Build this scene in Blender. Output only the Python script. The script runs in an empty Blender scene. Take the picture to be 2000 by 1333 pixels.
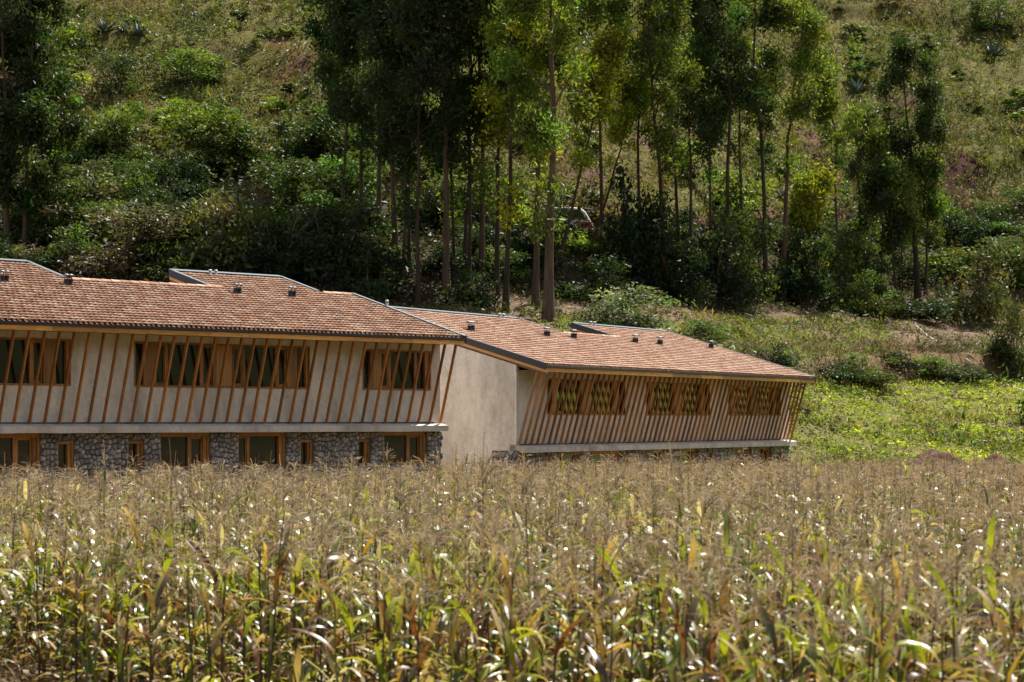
import bpy, math, random
import numpy as np
from mathutils import Vector, Matrix

random.seed(7)
rng = np.random.default_rng(7)
S = bpy.context.scene
COL = S.collection
PI = math.pi

# ------------------------------------------------------------------ camera
F = 2000 * 85 / 36.0        # focal length in photo pixels
HZ = 822.0                  # row of the horizon in the photo
CZ = 3.05                   # eye height above the corn field
cam = bpy.data.cameras.new('camera')
cam.lens = 85
cam.sensor_width = 36
cam.shift_y = (HZ - 666.5) / 2000
cam.clip_start = 0.5
cam.clip_end = 3000
cam.dof.use_dof = True
cam.dof.focus_distance = 80
cam.dof.aperture_fstop = 3.0
cam.dof.aperture_blades = 9
co = bpy.data.objects.new('camera', cam)
co.location = (0, 0, CZ)
co.rotation_euler = (PI / 2, 0, 0)
COL.objects.link(co)
S.camera = co

# ------------------------------------------------------------------ light
SUN_AZ, SUN_EL = math.atan2(0.547, 0.837), math.radians(58)   # azimuth clockwise from +Y
world = bpy.data.worlds.new('World')
S.world = world
world.use_nodes = True
wn = world.node_tree
wn.nodes.clear()
sky = wn.nodes.new('ShaderNodeTexSky')
sky.sky_type = 'NISHITA'
sky.sun_disc = False
sky.sun_elevation = SUN_EL
sky.sun_rotation = SUN_AZ
sky.altitude = 2800
sky.dust_density = 4.0
sky.air_density = 0.8
bg = wn.nodes.new('ShaderNodeBackground')
bg.inputs['Strength'].default_value = 0.10
wo = wn.nodes.new('ShaderNodeOutputWorld')
hz = wn.nodes.new('ShaderNodeHueSaturation')      # bright broken cloud whitens the sky
hz.inputs['Saturation'].default_value = 0.4
wn.links.new(sky.outputs[0], hz.inputs['Color'])
wn.links.new(hz.outputs[0], bg.inputs[0])
wn.links.new(bg.outputs[0], wo.inputs[0])
sl = bpy.data.lights.new('sun', 'SUN')
sl.energy = 4.7
sl.angle = math.radians(0.55)
sl.color = (1.0, 0.95, 0.86)
so = bpy.data.objects.new('sun', sl)
tosun = Vector((math.sin(SUN_AZ) * math.cos(SUN_EL), math.cos(SUN_AZ) * math.cos(SUN_EL), math.sin(SUN_EL)))
so.rotation_euler = tosun.to_track_quat('Z', 'Y').to_euler()
so.location = tosun * 200
COL.objects.link(so)
S.view_settings.view_transform = 'Standard'
S.view_settings.look = 'None'
S.view_settings.gamma = 1
S.view_settings.exposure = 1.5
S.view_settings.use_curve_mapping = False
S.render.engine = 'CYCLES'
S.cycles.use_denoising = True
S.cycles.max_bounces = 7
S.cycles.diffuse_bounces = 3
S.cycles.glossy_bounces = 2
S.cycles.transmission_bounces = 5
S.cycles.caustics_reflective = False
S.cycles.caustics_refractive = False


# ------------------------------------------------------------------ helpers
def tag(o, label=None, cat=None, group=None, kind=None):
    if label: o['label'] = label
    if cat: o['category'] = cat
    if group: o['group'] = group
    if kind: o['kind'] = kind
    return o


def empty(name, loc=(0, 0, 0), rz=0.0, parent=None):
    o = bpy.data.objects.new(name, None)
    o.empty_display_size = 0.3
    o.location = loc
    o.rotation_euler = (0, 0, rz)
    if parent: o.parent = parent
    COL.objects.link(o)
    return o


class Soup:
    """collects vertices, quads, triangles and one colour per vertex"""
    def __init__(s):
        s.V, s.Q, s.T, s.C, s.MQ, s.MT, s.n = [], [], [], [], [], [], 0

    def add(s, V, Q=None, T=None, col=(0.5, 0.5, 0.5), m=0):
        V = np.asarray(V, float).reshape(-1, 3)
        c = np.asarray(col, float)
        if c.ndim == 1: c = np.tile(c, (len(V), 1))
        s.V.append(V); s.C.append(c)
        if Q is not None and len(Q):
            Q = np.asarray(Q, int).reshape(-1, 4) + s.n
            s.Q.append(Q); s.MQ.append(np.full(len(Q), m))
        if T is not None and len(T):
            T = np.asarray(T, int).reshape(-1, 3) + s.n
            s.T.append(T); s.MT.append(np.full(len(T), m))
        s.n += len(V)

    def arrays(s):
        cat = lambda l, k: np.concatenate(l) if l else np.zeros((0, k), int)
        return np.concatenate(s.V), cat(s.Q, 4), cat(s.T, 3), np.concatenate(s.C)

    def mesh(s, name, mats, smooth=False):
        V, Q, T, C = s.arrays()
        me = bpy.data.meshes.new(name)
        me.vertices.add(len(V)); me.vertices.foreach_set('co', V.ravel())
        loops = np.concatenate([Q.ravel(), T.ravel()])
        me.loops.add(len(loops)); me.loops.foreach_set('vertex_index', loops)
        npoly = len(Q) + len(T)
        tot = np.concatenate([np.full(len(Q), 4), np.full(len(T), 3)])
        me.polygons.add(npoly)
        me.polygons.foreach_set('loop_start', np.concatenate([[0], np.cumsum(tot)[:-1]]) if npoly else tot)
        me.polygons.foreach_set('loop_total', tot)
        for m in (mats if isinstance(mats, (list, tuple)) else [mats]): me.materials.append(m)
        mi = np.concatenate(s.MQ + s.MT) if npoly else np.zeros(0)
        me.polygons.foreach_set('material_index', mi.astype(int))
        me.polygons.foreach_set('use_smooth', np.full(npoly, bool(smooth)))
        a = me.color_attributes.new('Col', 'FLOAT_COLOR', 'POINT')
        a.data.foreach_set('color', np.concatenate([C, np.ones((len(C), 1))], 1).ravel())
        me.update(calc_edges=True)
        return me

    def build(s, name, mats, parent=None, smooth=False, loc=None):
        return link(name, s.mesh(name, mats, smooth), parent, loc)


def link(name, me, parent=None, loc=None, rot=None, scale=None):
    o = bpy.data.objects.new(name, me)
    if parent is not None: o.parent = parent
    if loc is not None: o.location = loc
    if rot is not None: o.rotation_euler = rot
    if scale is not None: o.scale = scale
    COL.objects.link(o)
    return o


HEXQ = [(0, 3, 2, 1), (4, 5, 6, 7), (0, 1, 5, 4), (1, 2, 6, 5), (2, 3, 7, 6), (3, 0, 4, 7)]


def box(s, x0, x1, y0, y1, z0, z1, col=(.5, .5, .5), m=0):
    s.add([(x0, y0, z0), (x1, y0, z0), (x1, y1, z0), (x0, y1, z0), (x0, y0, z1), (x1, y0, z1), (x1, y1, z1), (x0, y1, z1)], HEXQ, None, col, m)


def hexa(s, bottom, top, col=(.5, .5, .5), m=0):
    s.add(list(bottom) + list(top), HEXQ, None, col, m)


def bar(s, a, b, w, d, up=(0, 0, 1), col=(.5, .5, .5), m=0):
    """square bar from a to b, w across and d along the direction nearest up"""
    a, b, up = np.array(a, float), np.array(b, float), np.array(up, float)
    t = (b - a) / np.linalg.norm(b - a)
    x = np.cross(t, up); x /= np.linalg.norm(x)
    y = np.cross(x, t)
    q = [(-w / 2, -d / 2), (w / 2, -d / 2), (w / 2, d / 2), (-w / 2, d / 2)]
    s.add([a + x * i + y * j for i, j in q] + [b + x * i + y * j for i, j in q], HEXQ, None, col, m)


def tube(s, P, R, k=6, col=(.5, .5, .5), m=0, cap=False):
    P = np.asarray(P, float); R = np.broadcast_to(np.asarray(R, float), (len(P),))
    t = np.gradient(P, axis=0); t /= np.linalg.norm(t, axis=1)[:, None] + 1e-9
    ref = np.array([0.31, 0.95, 0.05]); 
    x = np.cross(t, ref); x /= np.linalg.norm(x, axis=1)[:, None] + 1e-9
    y = np.cross(t, x)
    a = np.arange(k) * 2 * PI / k
    V = P[:, None] + R[:, None, None] * (np.cos(a)[None, :, None] * x[:, None] + np.sin(a)[None, :, None] * y[:, None])
    n = len(P)
    i, j = np.meshgrid(np.arange(n - 1), np.arange(k), indexing='ij')
    Q = np.stack([i * k + j, i * k + (j + 1) % k, (i + 1) * k + (j + 1) % k, (i + 1) * k + j], -1).reshape(-1, 4)
    V = V.reshape(-1, 3)
    T = None
    if cap:
        V = np.concatenate([V, P[-1:]])
        T = [((n - 1) * k + q, (n - 1) * k + (q + 1) % k, n * k) for q in range(k)]
    s.add(V, Q, T, col, m)


def rand_dirs(n, r):
    v = r.normal(size=(n, 3))
    return v / np.linalg.norm(v, axis=1)[:, None]


def leaves(s, P, L, W, cols, r, down=0.0, flat=0.0, m=0):
    """one diamond leaf at each point of P"""
    n = len(P)
    t = rand_dirs(n, r); t[:, 2] = t[:, 2] * (1 - flat) - down
    t /= np.linalg.norm(t, axis=1)[:, None] + 1e-9
    u = rand_dirs(n, r); u[:, 2] *= (1 - flat * .5)
    x = np.cross(t, u); x /= np.linalg.norm(x, axis=1)[:, None] + 1e-9
    L = np.broadcast_to(L, (n,))[:, None] * r.uniform(.7, 1.3, (n, 1))
    W = np.broadcast_to(W, (n,))[:, None] * r.uniform(.7, 1.3, (n, 1))
    nn = np.cross(x, t)
    V = np.stack([P - t * L / 2, P + x * W / 2 + nn * W * .15, P + t * L / 2, P - x * W / 2 + nn * W * .15], 1).reshape(-1, 3)
    Q = np.arange(n * 4).reshape(-1, 4)
    s.add(V, Q, None, np.repeat(np.broadcast_to(cols, (n, 3)), 4, 0), m)


def blob_points(centres, radii, n, r, shell=.45):
    k = len(centres)
    vol = np.prod(radii, axis=1) ** .75
    idx = r.choice(k, n, p=vol / vol.sum())
    d = rand_dirs(n, r)
    return centres[idx] + d * radii[idx] * (r.uniform(0, 1, (n, 1)) ** shell), idx


# ------------------------------------------------------------------ materials
def nodes_of(name):
    m = bpy.data.materials.new(name)
    m.use_nodes = True
    nt = m.node_tree
    nt.nodes.clear()
    out = nt.nodes.new('ShaderNodeOutputMaterial')
    return m, nt, out


def N(nt, t, **kw):
    n = nt.nodes.new(t)
    for k, v in kw.items():
        if hasattr(n, k) and k not in n.inputs: setattr(n, k, v)
        else: n.inputs[k].default_value = v
    return n


def noise(nt, vec, scale, detail=4, rough=.6):
    n = N(nt, 'ShaderNodeTexNoise')
    n.inputs['Scale'].default_value = scale
    n.inputs['Detail'].default_value = detail
    n.inputs['Roughness'].default_value = rough
    if vec is not None: nt.links.new(vec, n.inputs['Vector'])
    return n.outputs['Fac']


def ramp(nt, fac, stops):
    n = N(nt, 'ShaderNodeValToRGB')
    e = n.color_ramp.elements
    while len(e) > 1: e.remove(e[-1])
    e[0].position = stops[0][0]; e[0].color = (*stops[0][1], 1)
    for p, c in stops[1:]:
        k = e.new(p); k.color = (*c, 1)
    nt.links.new(fac, n.inputs[0])
    return n.outputs[0]


def mixc(nt, a, b, fac, mode='MIX'):
    n = N(nt, 'ShaderNodeMix', data_type='RGBA', blend_type=mode)
    for sock, v in ((n.inputs[0], fac), (n.inputs[6], a), (n.inputs[7], b)):
        if hasattr(v, 'is_linked'): nt.links.new(v, sock)
        else: sock.default_value = v if not isinstance(v, tuple) else (*v, 1)
    return n.outputs[2]


def principled(nt, out, col, rough=.8, spec=.3, bump=None, bstr=.3, bdist=.02, metal=0.0):
    p = N(nt, 'ShaderNodeBsdfPrincipled')
    if hasattr(col, 'is_linked'): nt.links.new(col, p.inputs['Base Color'])
    else: p.inputs['Base Color'].default_value = (*col, 1)
    if hasattr(rough, 'is_linked'): nt.links.new(rough, p.inputs['Roughness'])
    else: p.inputs['Roughness'].default_value = rough
    p.inputs['Specular IOR Level'].default_value = spec
    p.inputs['Metallic'].default_value = metal
    if bump is not None:
        b = N(nt, 'ShaderNodeBump'); b.inputs['Strength'].default_value = bstr; b.inputs['Distance'].default_value = bdist
        nt.links.new(bump, b.inputs['Height']); nt.links.new(b.outputs[0], p.inputs['Normal'])
    nt.links.new(p.outputs[0], out.inputs[0])
    return p


def coords(nt, kind='Object', scale=None):
    t = N(nt, 'ShaderNodeTexCoord')
    v = t.outputs[kind]
    if scale:
        mp = N(nt, 'ShaderNodeMapping'); mp.inputs['Scale'].default_value = scale
        nt.links.new(v, mp.inputs[0]); v = mp.outputs[0]
    return v


def attr(nt):
    return N(nt, 'ShaderNodeAttribute', attribute_name='Col').outputs['Color']


def mat_leaf(name, trans=.35, gloss=.08, rough=.4, nscale=1.2, var=.5, tint=(1.25, 1.2, .55)):
    m, nt, out = nodes_of(name)
    c = attr(nt)
    geo = N(nt, 'ShaderNodeNewGeometry').outputs['Position']
    f = noise(nt, geo, nscale, 3)
    g = ramp(nt, f, [(.3, (1 - var * .55,) * 3), (.7, (1 + var * .5,) * 3)])
    c = mixc(nt, c, g, 1.0, 'MULTIPLY')
    oi = N(nt, 'ShaderNodeObjectInfo').outputs['Random']
    hs = N(nt, 'ShaderNodeHueSaturation')
    mr = N(nt, 'ShaderNodeMapRange'); nt.links.new(oi, mr.inputs[0])
    mr.inputs[3].default_value = .8; mr.inputs[4].default_value = 1.2
    nt.links.new(mr.outputs[0], hs.inputs['Value']); nt.links.new(c, hs.inputs['Color'])
    c = hs.outputs[0]
    d = N(nt, 'ShaderNodeBsdfDiffuse'); t = N(nt, 'ShaderNodeBsdfTranslucent')
    nt.links.new(c, d.inputs[0])
    tc = mixc(nt, c, tint, 1.0, 'MULTIPLY')
    nt.links.new(tc, t.inputs[0])
    mx = N(nt, 'ShaderNodeMixShader'); mx.inputs[0].default_value = trans
    nt.links.new(d.outputs[0], mx.inputs[1]); nt.links.new(t.outputs[0], mx.inputs[2])
    gl = N(nt, 'ShaderNodeBsdfGlossy'); gl.inputs['Roughness'].default_value = rough
    m2 = N(nt, 'ShaderNodeMixShader'); m2.inputs[0].default_value = gloss
    nt.links.new(mx.outputs[0], m2.inputs[1]); nt.links.new(gl.outputs[0], m2.inputs[2])
    nt.links.new(m2.outputs[0], out.inputs[0])
    return m


def mat_attr(name, rough=.85, nscale=8.0, amp=.35, spec=.2, bstr=.3, bdist=.01, stretch=None):
    m, nt, out = nodes_of(name)
    v = coords(nt, 'Object', stretch)
    f = noise(nt, v, nscale, 5, .65)
    g = ramp(nt, f, [(.25, (1 - amp,) * 3), (.75, (1 + amp,) * 3)])
    principled(nt, out, mixc(nt, attr(nt), g, 1.0, 'MULTIPLY'), rough, spec, f, bstr, bdist)
    return m


def mat_plaster(name, base):
    m, nt, out = nodes_of(name)
    v = coords(nt)
    a = noise(nt, v, .9, 6, .65); b = noise(nt, v, 7, 6, .7)
    v2 = coords(nt, 'Object', (1, 1, .25)); c = noise(nt, v2, 3.0, 5, .7)
    f = N(nt, 'ShaderNodeMath', operation='ADD'); nt.links.new(a, f.inputs[0]); nt.links.new(b, f.inputs[1])
    f2 = N(nt, 'ShaderNodeMath', operation='MULTIPLY_ADD'); nt.links.new(c, f2.inputs[0]); f2.inputs[1].default_value = .7
    nt.links.new(f.outputs[0], f2.inputs[2])
    k = lambda q: tuple(x * q for x in base)
    col = ramp(nt, N2(nt, f2.outputs[0], 1 / 2.7), [(.38, k(.68)), (.46, k(.92)), (.54, k(1.05)), (.63, k(1.22))])
    big = noise(nt, coords(nt, 'Object', (.6, .6, .22)), 1.6, 5, .6)
    col = mixc(nt, col, ramp(nt, big, [(.35, (.74, .72, .70)), (.52, (1, 1, 1)), (.7, (1.08, 1.08, 1.06))]), 1.0, 'MULTIPLY')
    principled(nt, out, col, .9, .15, b, .3, .012)
    return m


def N2(nt, sock, k):
    n = N(nt, 'ShaderNodeMath', operation='MULTIPLY'); nt.links.new(sock, n.inputs[0]); n.inputs[1].default_value = k
    return n.outputs[0]


def mat_wood(name, base, stretch, gl=.45):
    m, nt, out = nodes_of(name)
    v = coords(nt, 'Object', stretch)
    f = noise(nt, v, 6, 5, .65)
    k = lambda q: tuple(x * q for x in base)
    oi = N(nt, 'ShaderNodeObjectInfo').outputs['Random']
    mr = N(nt, 'ShaderNodeMapRange'); nt.links.new(oi, mr.inputs[0]); mr.inputs[3].default_value = .58; mr.inputs[4].default_value = 1.25
    hs = N(nt, 'ShaderNodeHueSaturation'); nt.links.new(mr.outputs[0], hs.inputs['Value'])
    nt.links.new(ramp(nt, f, [(.3, k(.6)), (.5, k(1)), (.72, k(1.35))]), hs.inputs['Color'])
    principled(nt, out, hs.outputs[0], gl, .4, f, .15, .004)
    return m


def mat_flat(name, col, rough=.5, metal=0.0, spec=.4, amp=.25, nscale=12):
    m, nt, out = nodes_of(name)
    f = noise(nt, coords(nt), nscale, 4)
    k = lambda q: tuple(x * q for x in col)
    principled(nt, out, ramp(nt, f, [(.3, k(1 - amp)), (.7, k(1 + amp))]), rough, spec, f, .08, .004, metal)
    return m


def mat_ground(name):
    m, nt, out = nodes_of(name)
    geo = N(nt, 'ShaderNodeNewGeometry').outputs['Position']
    f = noise(nt, geo, .55, 8, .72); f2 = noise(nt, geo, 3.5, 6, .75)
    g = ramp(nt, f, [(.3, (.6, .6, .6)), (.7, (1.4, 1.38, 1.3))])
    g2 = ramp(nt, f2, [(.3, (.45, .45, .45)), (.5, (.95, .95, .95)), (.72, (1.75, 1.7, 1.6))])
    c = mixc(nt, mixc(nt, attr(nt), g, 1.0, 'MULTIPLY'), g2, 1.0, 'MULTIPLY')
    principled(nt, out, c, .95, .05, f2, .9, .12)
    return m


def mat_glass(name):
    m, nt, out = nodes_of(name)
    v = coords(nt)
    f = noise(nt, v, .8, 2)
    p = principled(nt, out, ramp(nt, f, [(.35, (.006, .006, .006)), (.7, (.02, .018, .015))]), .04, .5)
    p.inputs['IOR'].default_value = 1.62
    return m


M = {
    'plaster': mat_plaster('plaster_wall', (.62, .56, .495)),
    'ledge': mat_plaster('plaster_ledge', (.50, .45, .405)),
    'slat': mat_wood('slat_wood', (.34, .13, .03), (3, 3, .4)),
    'fascia': mat_wood('fascia_wood', (.60, .285, .06), (.35, 3, 3)),
    'frame': mat_wood('frame_wood', (.31, .135, .036), (2, 2, .5)),
    'panel': mat_wood('panel_wood', (.36, .175, .052), (6, 3, .3)),
    'brown': mat_wood('brown_wood', (.20, .085, .03), (1, .4, 3)),
    'black': mat_flat('black_gutter', (.022, .021, .023), .45),
    'flash': mat_flat('grey_flashing', (.062, .080, .095), .45, .25),
    'pipe': mat_flat('grey_pipe', (.42, .41, .40), .5, .3),
    'soot': mat_flat('black_pipe', (.018, .016, .017), .6),
    'cap': mat_flat('metal_cap', (.16, .17, .18), .5, .4),
    'tile': mat_attr('terracotta', .8, 14, .22, .25, .2, .004),
    'pan': mat_flat('terracotta_pan', (.17, .08, .055), .9),  # same terracotta, darkened for the deep shade between the tile arches
    'mortar': mat_flat('mortar', (.085, .078, .072), .95),
    'stone': mat_attr('field_stone', .85, 9, .3, .25, .5, .02),
    'glass': mat_glass('window_glass'),
    'bead': mat_flat('corner_bead', (.75, .73, .69), .6),
    'ground': mat_ground('ground'),
    'leaf': mat_leaf('tree_leaf', .44, .020, .42, .5, .5),
    'scrub': mat_leaf('scrub_leaf', .34, .03, .5, .35, .55),
    'corn': mat_leaf('corn_leaf', .42, .05, .36, 3.0, .35, (1.2, 1.18, .6)),
    'dry': mat_leaf('dry_leaf', .35, .01, .5, 2.0, .35, (1.05, 1.0, .85)),
    'bean': mat_leaf('bean_leaf', .45, .03, .5, .25, .4),
    'bark': mat_attr('bark', .9, 5, .5, .1, .6, .03, (1, 1, .15)),
    'agave': mat_attr('agave', .5, 6, .2, .4, .1, .01),
    'white': mat_flat('white_paint', (.72, .72, .70), .3, 0, .5, .05),
    'red': mat_flat('red_paint', (.30, .03, .02), .35, 0, .5, .1),
    'brick': mat_attr('adobe', .95, 3, .35, .1, .4, .03),
    'tyre': mat_flat('rubber', (.02, .02, .02), .8),
    'light': mat_flat('lamp_glass', (.5, .5, .48), .15, 0, .5, .05),
}


# ------------------------------------------------------------------ terrain
def sm(t):
    t = np.clip(t, 0, 1)
    return t * t * (3 - 2 * t)


def tree_line(X): return 132 + 43 * sm((X + 5) / 40)
def field_start(X): return 94 + 24 * sm((X + 12) / 24)


def wob(X, Y, k, s):
    r = np.random.default_rng(s)
    z = 0
    for i in range(5):
        a = r.uniform(0, 2 * PI); q = k * r.uniform(.6, 1.7); p = r.uniform(0, 6.3)
        z = z + np.sin((X * math.cos(a) + Y * math.sin(a)) * q + p)
    return z / 5


def zf(X, Y):
    X = np.asarray(X, float); Y = np.asarray(Y, float)
    T = tree_line(X) + 1.5 * wob(X, X * 0, .25, 3)
    fs = np.minimum(field_start(X), T - 24)
    zt0 = CZ + .0163 * (T - 22); zt1 = CZ + .0275 * (T - 19); zt2 = CZ + .047 * T
    zr = 17.2 - 2.2 * np.exp(-((X - 5) / 9) ** 2) + 1.0 * sm((X - 10) / 20)
    lerp = lambda a, b, t: a + (b - a) * np.clip(t, 0, 1)
    z = lerp(0, -.6, (Y - 60) / (fs - 60))
    z = np.where(Y > fs, lerp(-.6, zt0, (Y - fs) / (T - 22 - fs)), z)
    z = np.where(Y > T - 22, lerp(zt0, zt1, sm((Y - T + 21.2) / 1.5)), z)
    z = np.where(Y > T - 19, lerp(zt1, zt2, (Y - T + 19) / 19), z)
    z = np.where(Y > T, lerp(zt2, zr, (Y - T) / 20), z)
    z = np.where(Y > T + 24.5, zr + 1.6 * sm((Y - T - 24.5) / 1.5), z)
    up = np.clip(Y - T - 26, 0, 55); up2 = np.clip(Y - T - 81, 0, 70)
    hill = .52 * up + .40 * up2 + (1.3 * wob(X, Y, .12, 5) + .5 * wob(X, Y, .5, 6)) * np.clip(up / 12, 0, 1)
    hill = hill + .9 * np.clip(up / 10, 0, 1) * (sm((np.sin(Y * .33 + X * .05 + wob(X, Y, .1, 8) * 2)) * 1.5 - .3))
    z = np.where(Y > T + 26, zr + 1.6 + hill, z)
    slope = np.clip((Y - T + 19) / 4, 0, 1) * (1 - np.clip((Y - T - 18) / 3, 0, 1))
    z = z + (.35 * wob(X, Y, .6, 9) + .22 * wob(X, Y, 1.9, 10)) * slope
    fld = np.clip((Y - fs) / 6, 0, 1) * (1 - np.clip((Y - T + 24) / 3, 0, 1))
    z = z + .10 * wob(X, Y, .5, 11) * fld
    z = z + np.clip(-Y - 70, 0, 160) * .38      # the other side of the valley, behind the camera
    z = z + np.clip(X - 85, 0, 190) * .42 * (1 - sm((Y - 105) / 25))       # unseen spur added beyond the right-hand edge to darken the window reflections
    return z


def at(px, py, y0=90.0):
    """where the sight line through a photo pixel meets the terrain"""
    Y = np.arange(y0, 330, .1)
    X = (px - 1000) / F * Y
    d = zf(X, Y) - (CZ + (HZ - py) / F * Y)
    i = np.argmax(d >= 0) if (d >= 0).any() else len(Y) - 1
    return float(X[i]), float(Y[i]), float(zf(X[i], Y[i]))


def ground_colour(X, Y):
    T = tree_line(X); n1 = wob(X, Y, .35, 21); n2 = wob(X, Y, .9, 22); w = Y - T
    c = np.zeros(X.shape + (3,)) + np.array([.13, .085, .05])
    def put(mask, col):
        c[mask] = np.array(col)
    put((Y > 50) & (w < -21), (.115, .085, .045))
    put((Y > 104) & (w < -23) & (X > 9), (.115, .115, .035))
    put(((X > 90) | (Y < -70)) & (w < -22), (.045, .050, .018))  # unseen slopes, kept dark for what the panes reflect
    put((X > 52) & (Y > 108) & (w < -22), (.15, .19, .025))
    put((w >= -22) & (w < -18), (.15, .105, .055))
    put((w >= -18) & (w < 20), (.175, .125, .088))
    put((w >= -19) & (w < -6) & (n1 + .3 * n2 > -.08) & (X < 28), (.11, .135, .03))
    put((w >= -2) & (w < 20) & (n2 > -.35), (.065, .048, .032))  # humus under the trees, with their shade darkened into the colour
    put((w >= 8) & (w < 20), (.06, .048, .03))  # same shade-darkened humus up to the road
    put((w >= 20) & (w < 24.5), (.24, .18, .13))
    put((w >= 24.5) & (w < 26.5), (.17, .075, .05))
    put((w >= 26.5), (.105, .098, .028))
    put((w >= 26.5) & (n1 > .35), (.135, .115, .04))
    put((w >= 26.5) & (n1 + n2 < -.75), (.13, .075, .05))
    put((w >= 24) & (w < 36) & (X > 27) & (X < 40) & (n2 > -.3), (.055, .024, .017))
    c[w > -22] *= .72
    return c


def terrain(name, xs, ys, keep=None):
    X, Y = np.meshgrid(xs, ys)
    Z = zf(X, Y)
    s = Soup()
    ny, nx = X.shape
    i, j = np.meshgrid(np.arange(ny - 1), np.arange(nx - 1), indexing='ij')
    Q = np.stack([i * nx + j, i * nx + j + 1, (i + 1) * nx + j + 1, (i + 1) * nx + j], -1).reshape(-1, 4)
    Xc = X.ravel()[Q].mean(1); Yc = Y.ravel()[Q].mean(1)
    return X, Y, Z, Q, Xc, Yc


def build_terrain():
    xs = np.concatenate([np.linspace(-260, -62, 34), np.arange(-60, 75, .8), np.linspace(78, 280, 34)])
    ys = np.concatenate([np.linspace(-240, 8, 32), np.arange(10, 105, 1.5), np.arange(105, 270, .6), np.linspace(272, 420, 30)])
    X, Y, Z, Q, Xc, Yc = terrain('t', xs, ys)
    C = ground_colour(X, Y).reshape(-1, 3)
    V = np.stack([X, Y, Z], -1).reshape(-1, 3)
    w = Yc - tree_line(Xc)
    zones = {'corn_field_soil': w * 0 + (Yc < 92) > 0, 'bean_field_soil': (Yc >= 92) & (w < -22),
             'terrace_bank': (w >= -22) & (w < 20), 'dirt_road': (w >= 20) & (w < 24.5), 'hillside': w >= 24.5}
    zones['bean_field_soil'] &= ~zones['corn_field_soil']
    for k in ('terrace_bank', 'dirt_road', 'hillside'): zones[k] &= Yc >= 92
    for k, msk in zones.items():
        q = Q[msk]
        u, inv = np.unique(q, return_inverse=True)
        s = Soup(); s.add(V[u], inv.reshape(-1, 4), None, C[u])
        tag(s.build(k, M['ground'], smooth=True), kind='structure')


build_terrain()


# ------------------------------------------------------------------ houses
class Frame:
    """a house's own axes: x along the front wall, y into the house, origin at a front wall corner"""
    def __init__(s, a, eave, D0, corner, over=1.1):
        s.a = math.radians(a); s.d = np.array([math.cos(s.a), math.sin(s.a)]); s.n = np.array([-s.d[1], s.d[0]])
        P0 = np.array([(eave[0] - 1000) / F * D0, D0]); s.ze = CZ + (HZ - eave[1]) / F * D0
        W = P0 + s.n * over; k = (corner - 1000) / F
        t = -(W[0] - k * W[1]) / (s.d[0] - k * s.d[1]); s.o = W + t * s.d; s.over = over
        s.z0 = s.ze + .235

    def rz(s, y): return s.z0 + (y + s.over) * .30
    def xy(s, x, y): return s.o + s.d * x + s.n * y
    def depth(s, x, y): return s.xy(x, y)[1]
    def px(s, x, y):
        p = s.xy(x, y); return 1000 + p[0] / p[1] * F


def slopebox(s, fr, x0, x1, y0, y1, a, b, col=(.5, .5, .5), m=0):
    """box that follows the roof pitch, from a to b above the roof plane"""
    q = [(x0, y0), (x1, y0), (x1, y1), (x0, y1)]
    hexa(s, [(x, y, fr.rz(y) + a) for x, y in q], [(x, y, fr.rz(y) + b) for x, y in q], col, m)


TILE_COLS = [(0.295, 0.148, 0.084), (0.325, 0.174, 0.104), (0.356, 0.213, 0.134), (0.249, 0.115, 0.064), (0.385, 0.260, 0.178), (0.310, 0.166, 0.098), (0.204, 0.094, 0.057),
             (0.416, 0.296, 0.215), (0.318, 0.151, 0.084), (0.272, 0.156, 0.107), (0.356, 0.231, 0.154), (0.234, 0.133, 0.090)]


def tile_soup(col, seed):
    r = np.random.default_rng(seed)
    a = np.linspace(0, PI, 7)
    r0, r1, L, th = .074, .058, .40, .016
    j = lambda: r.normal(0, .0015, 7)
    low = np.stack([np.cos(a) * (r0 + j()), np.full(7, 0.0), np.sin(a) * (r0 + j()) + .036], 1)
    up = np.stack([np.cos(a) * (r1 + j()), np.full(7, L), np.sin(a) * (r1 + j())], 1)
    inn = np.stack([np.cos(a) * (r0 - th), np.full(7, 0.0), np.sin(a) * (r0 - th) + .036], 1)
    deep = inn + np.array([0, .12, -.008])
    V = np.concatenate([low, up, inn, deep])
    Q = [(i, i + 1, 8 + i, 7 + i) for i in range(6)] + [(14 + i, 15 + i, i + 1, i) for i in range(6)] + [(15 + i, 14 + i, 21 + i, 22 + i) for i in range(6)]
    c = np.array(col)
    C = np.tile(c, (28, 1)) * r.uniform(.92, 1.08, (28, 1))
    s = Soup(); s.add(V, Q, None, np.clip(C, 0, .9))
    return s


TILES = [tile_soup(c, i) for i, c in enumerate(TILE_COLS)]
TILE_MESH = [t.mesh('roof_tile', M['tile'], True) for t in TILES]


def clip_poly(P, nx, ny, c):
    """keep the part of polygon P where nx*x+ny*y<=c"""
    out = []
    for i in range(len(P)):
        a, b = P[i], P[(i + 1) % len(P)]
        da, db = nx * a[0] + ny * a[1] - c, nx * b[0] + ny * b[1] - c
        if da <= 0: out.append(a)
        if da * db < 0:
            t = da / (da - db); out.append((a[0] + (b[0] - a[0]) * t, a[1] + (b[1] - a[1]) * t))
    return out


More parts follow.
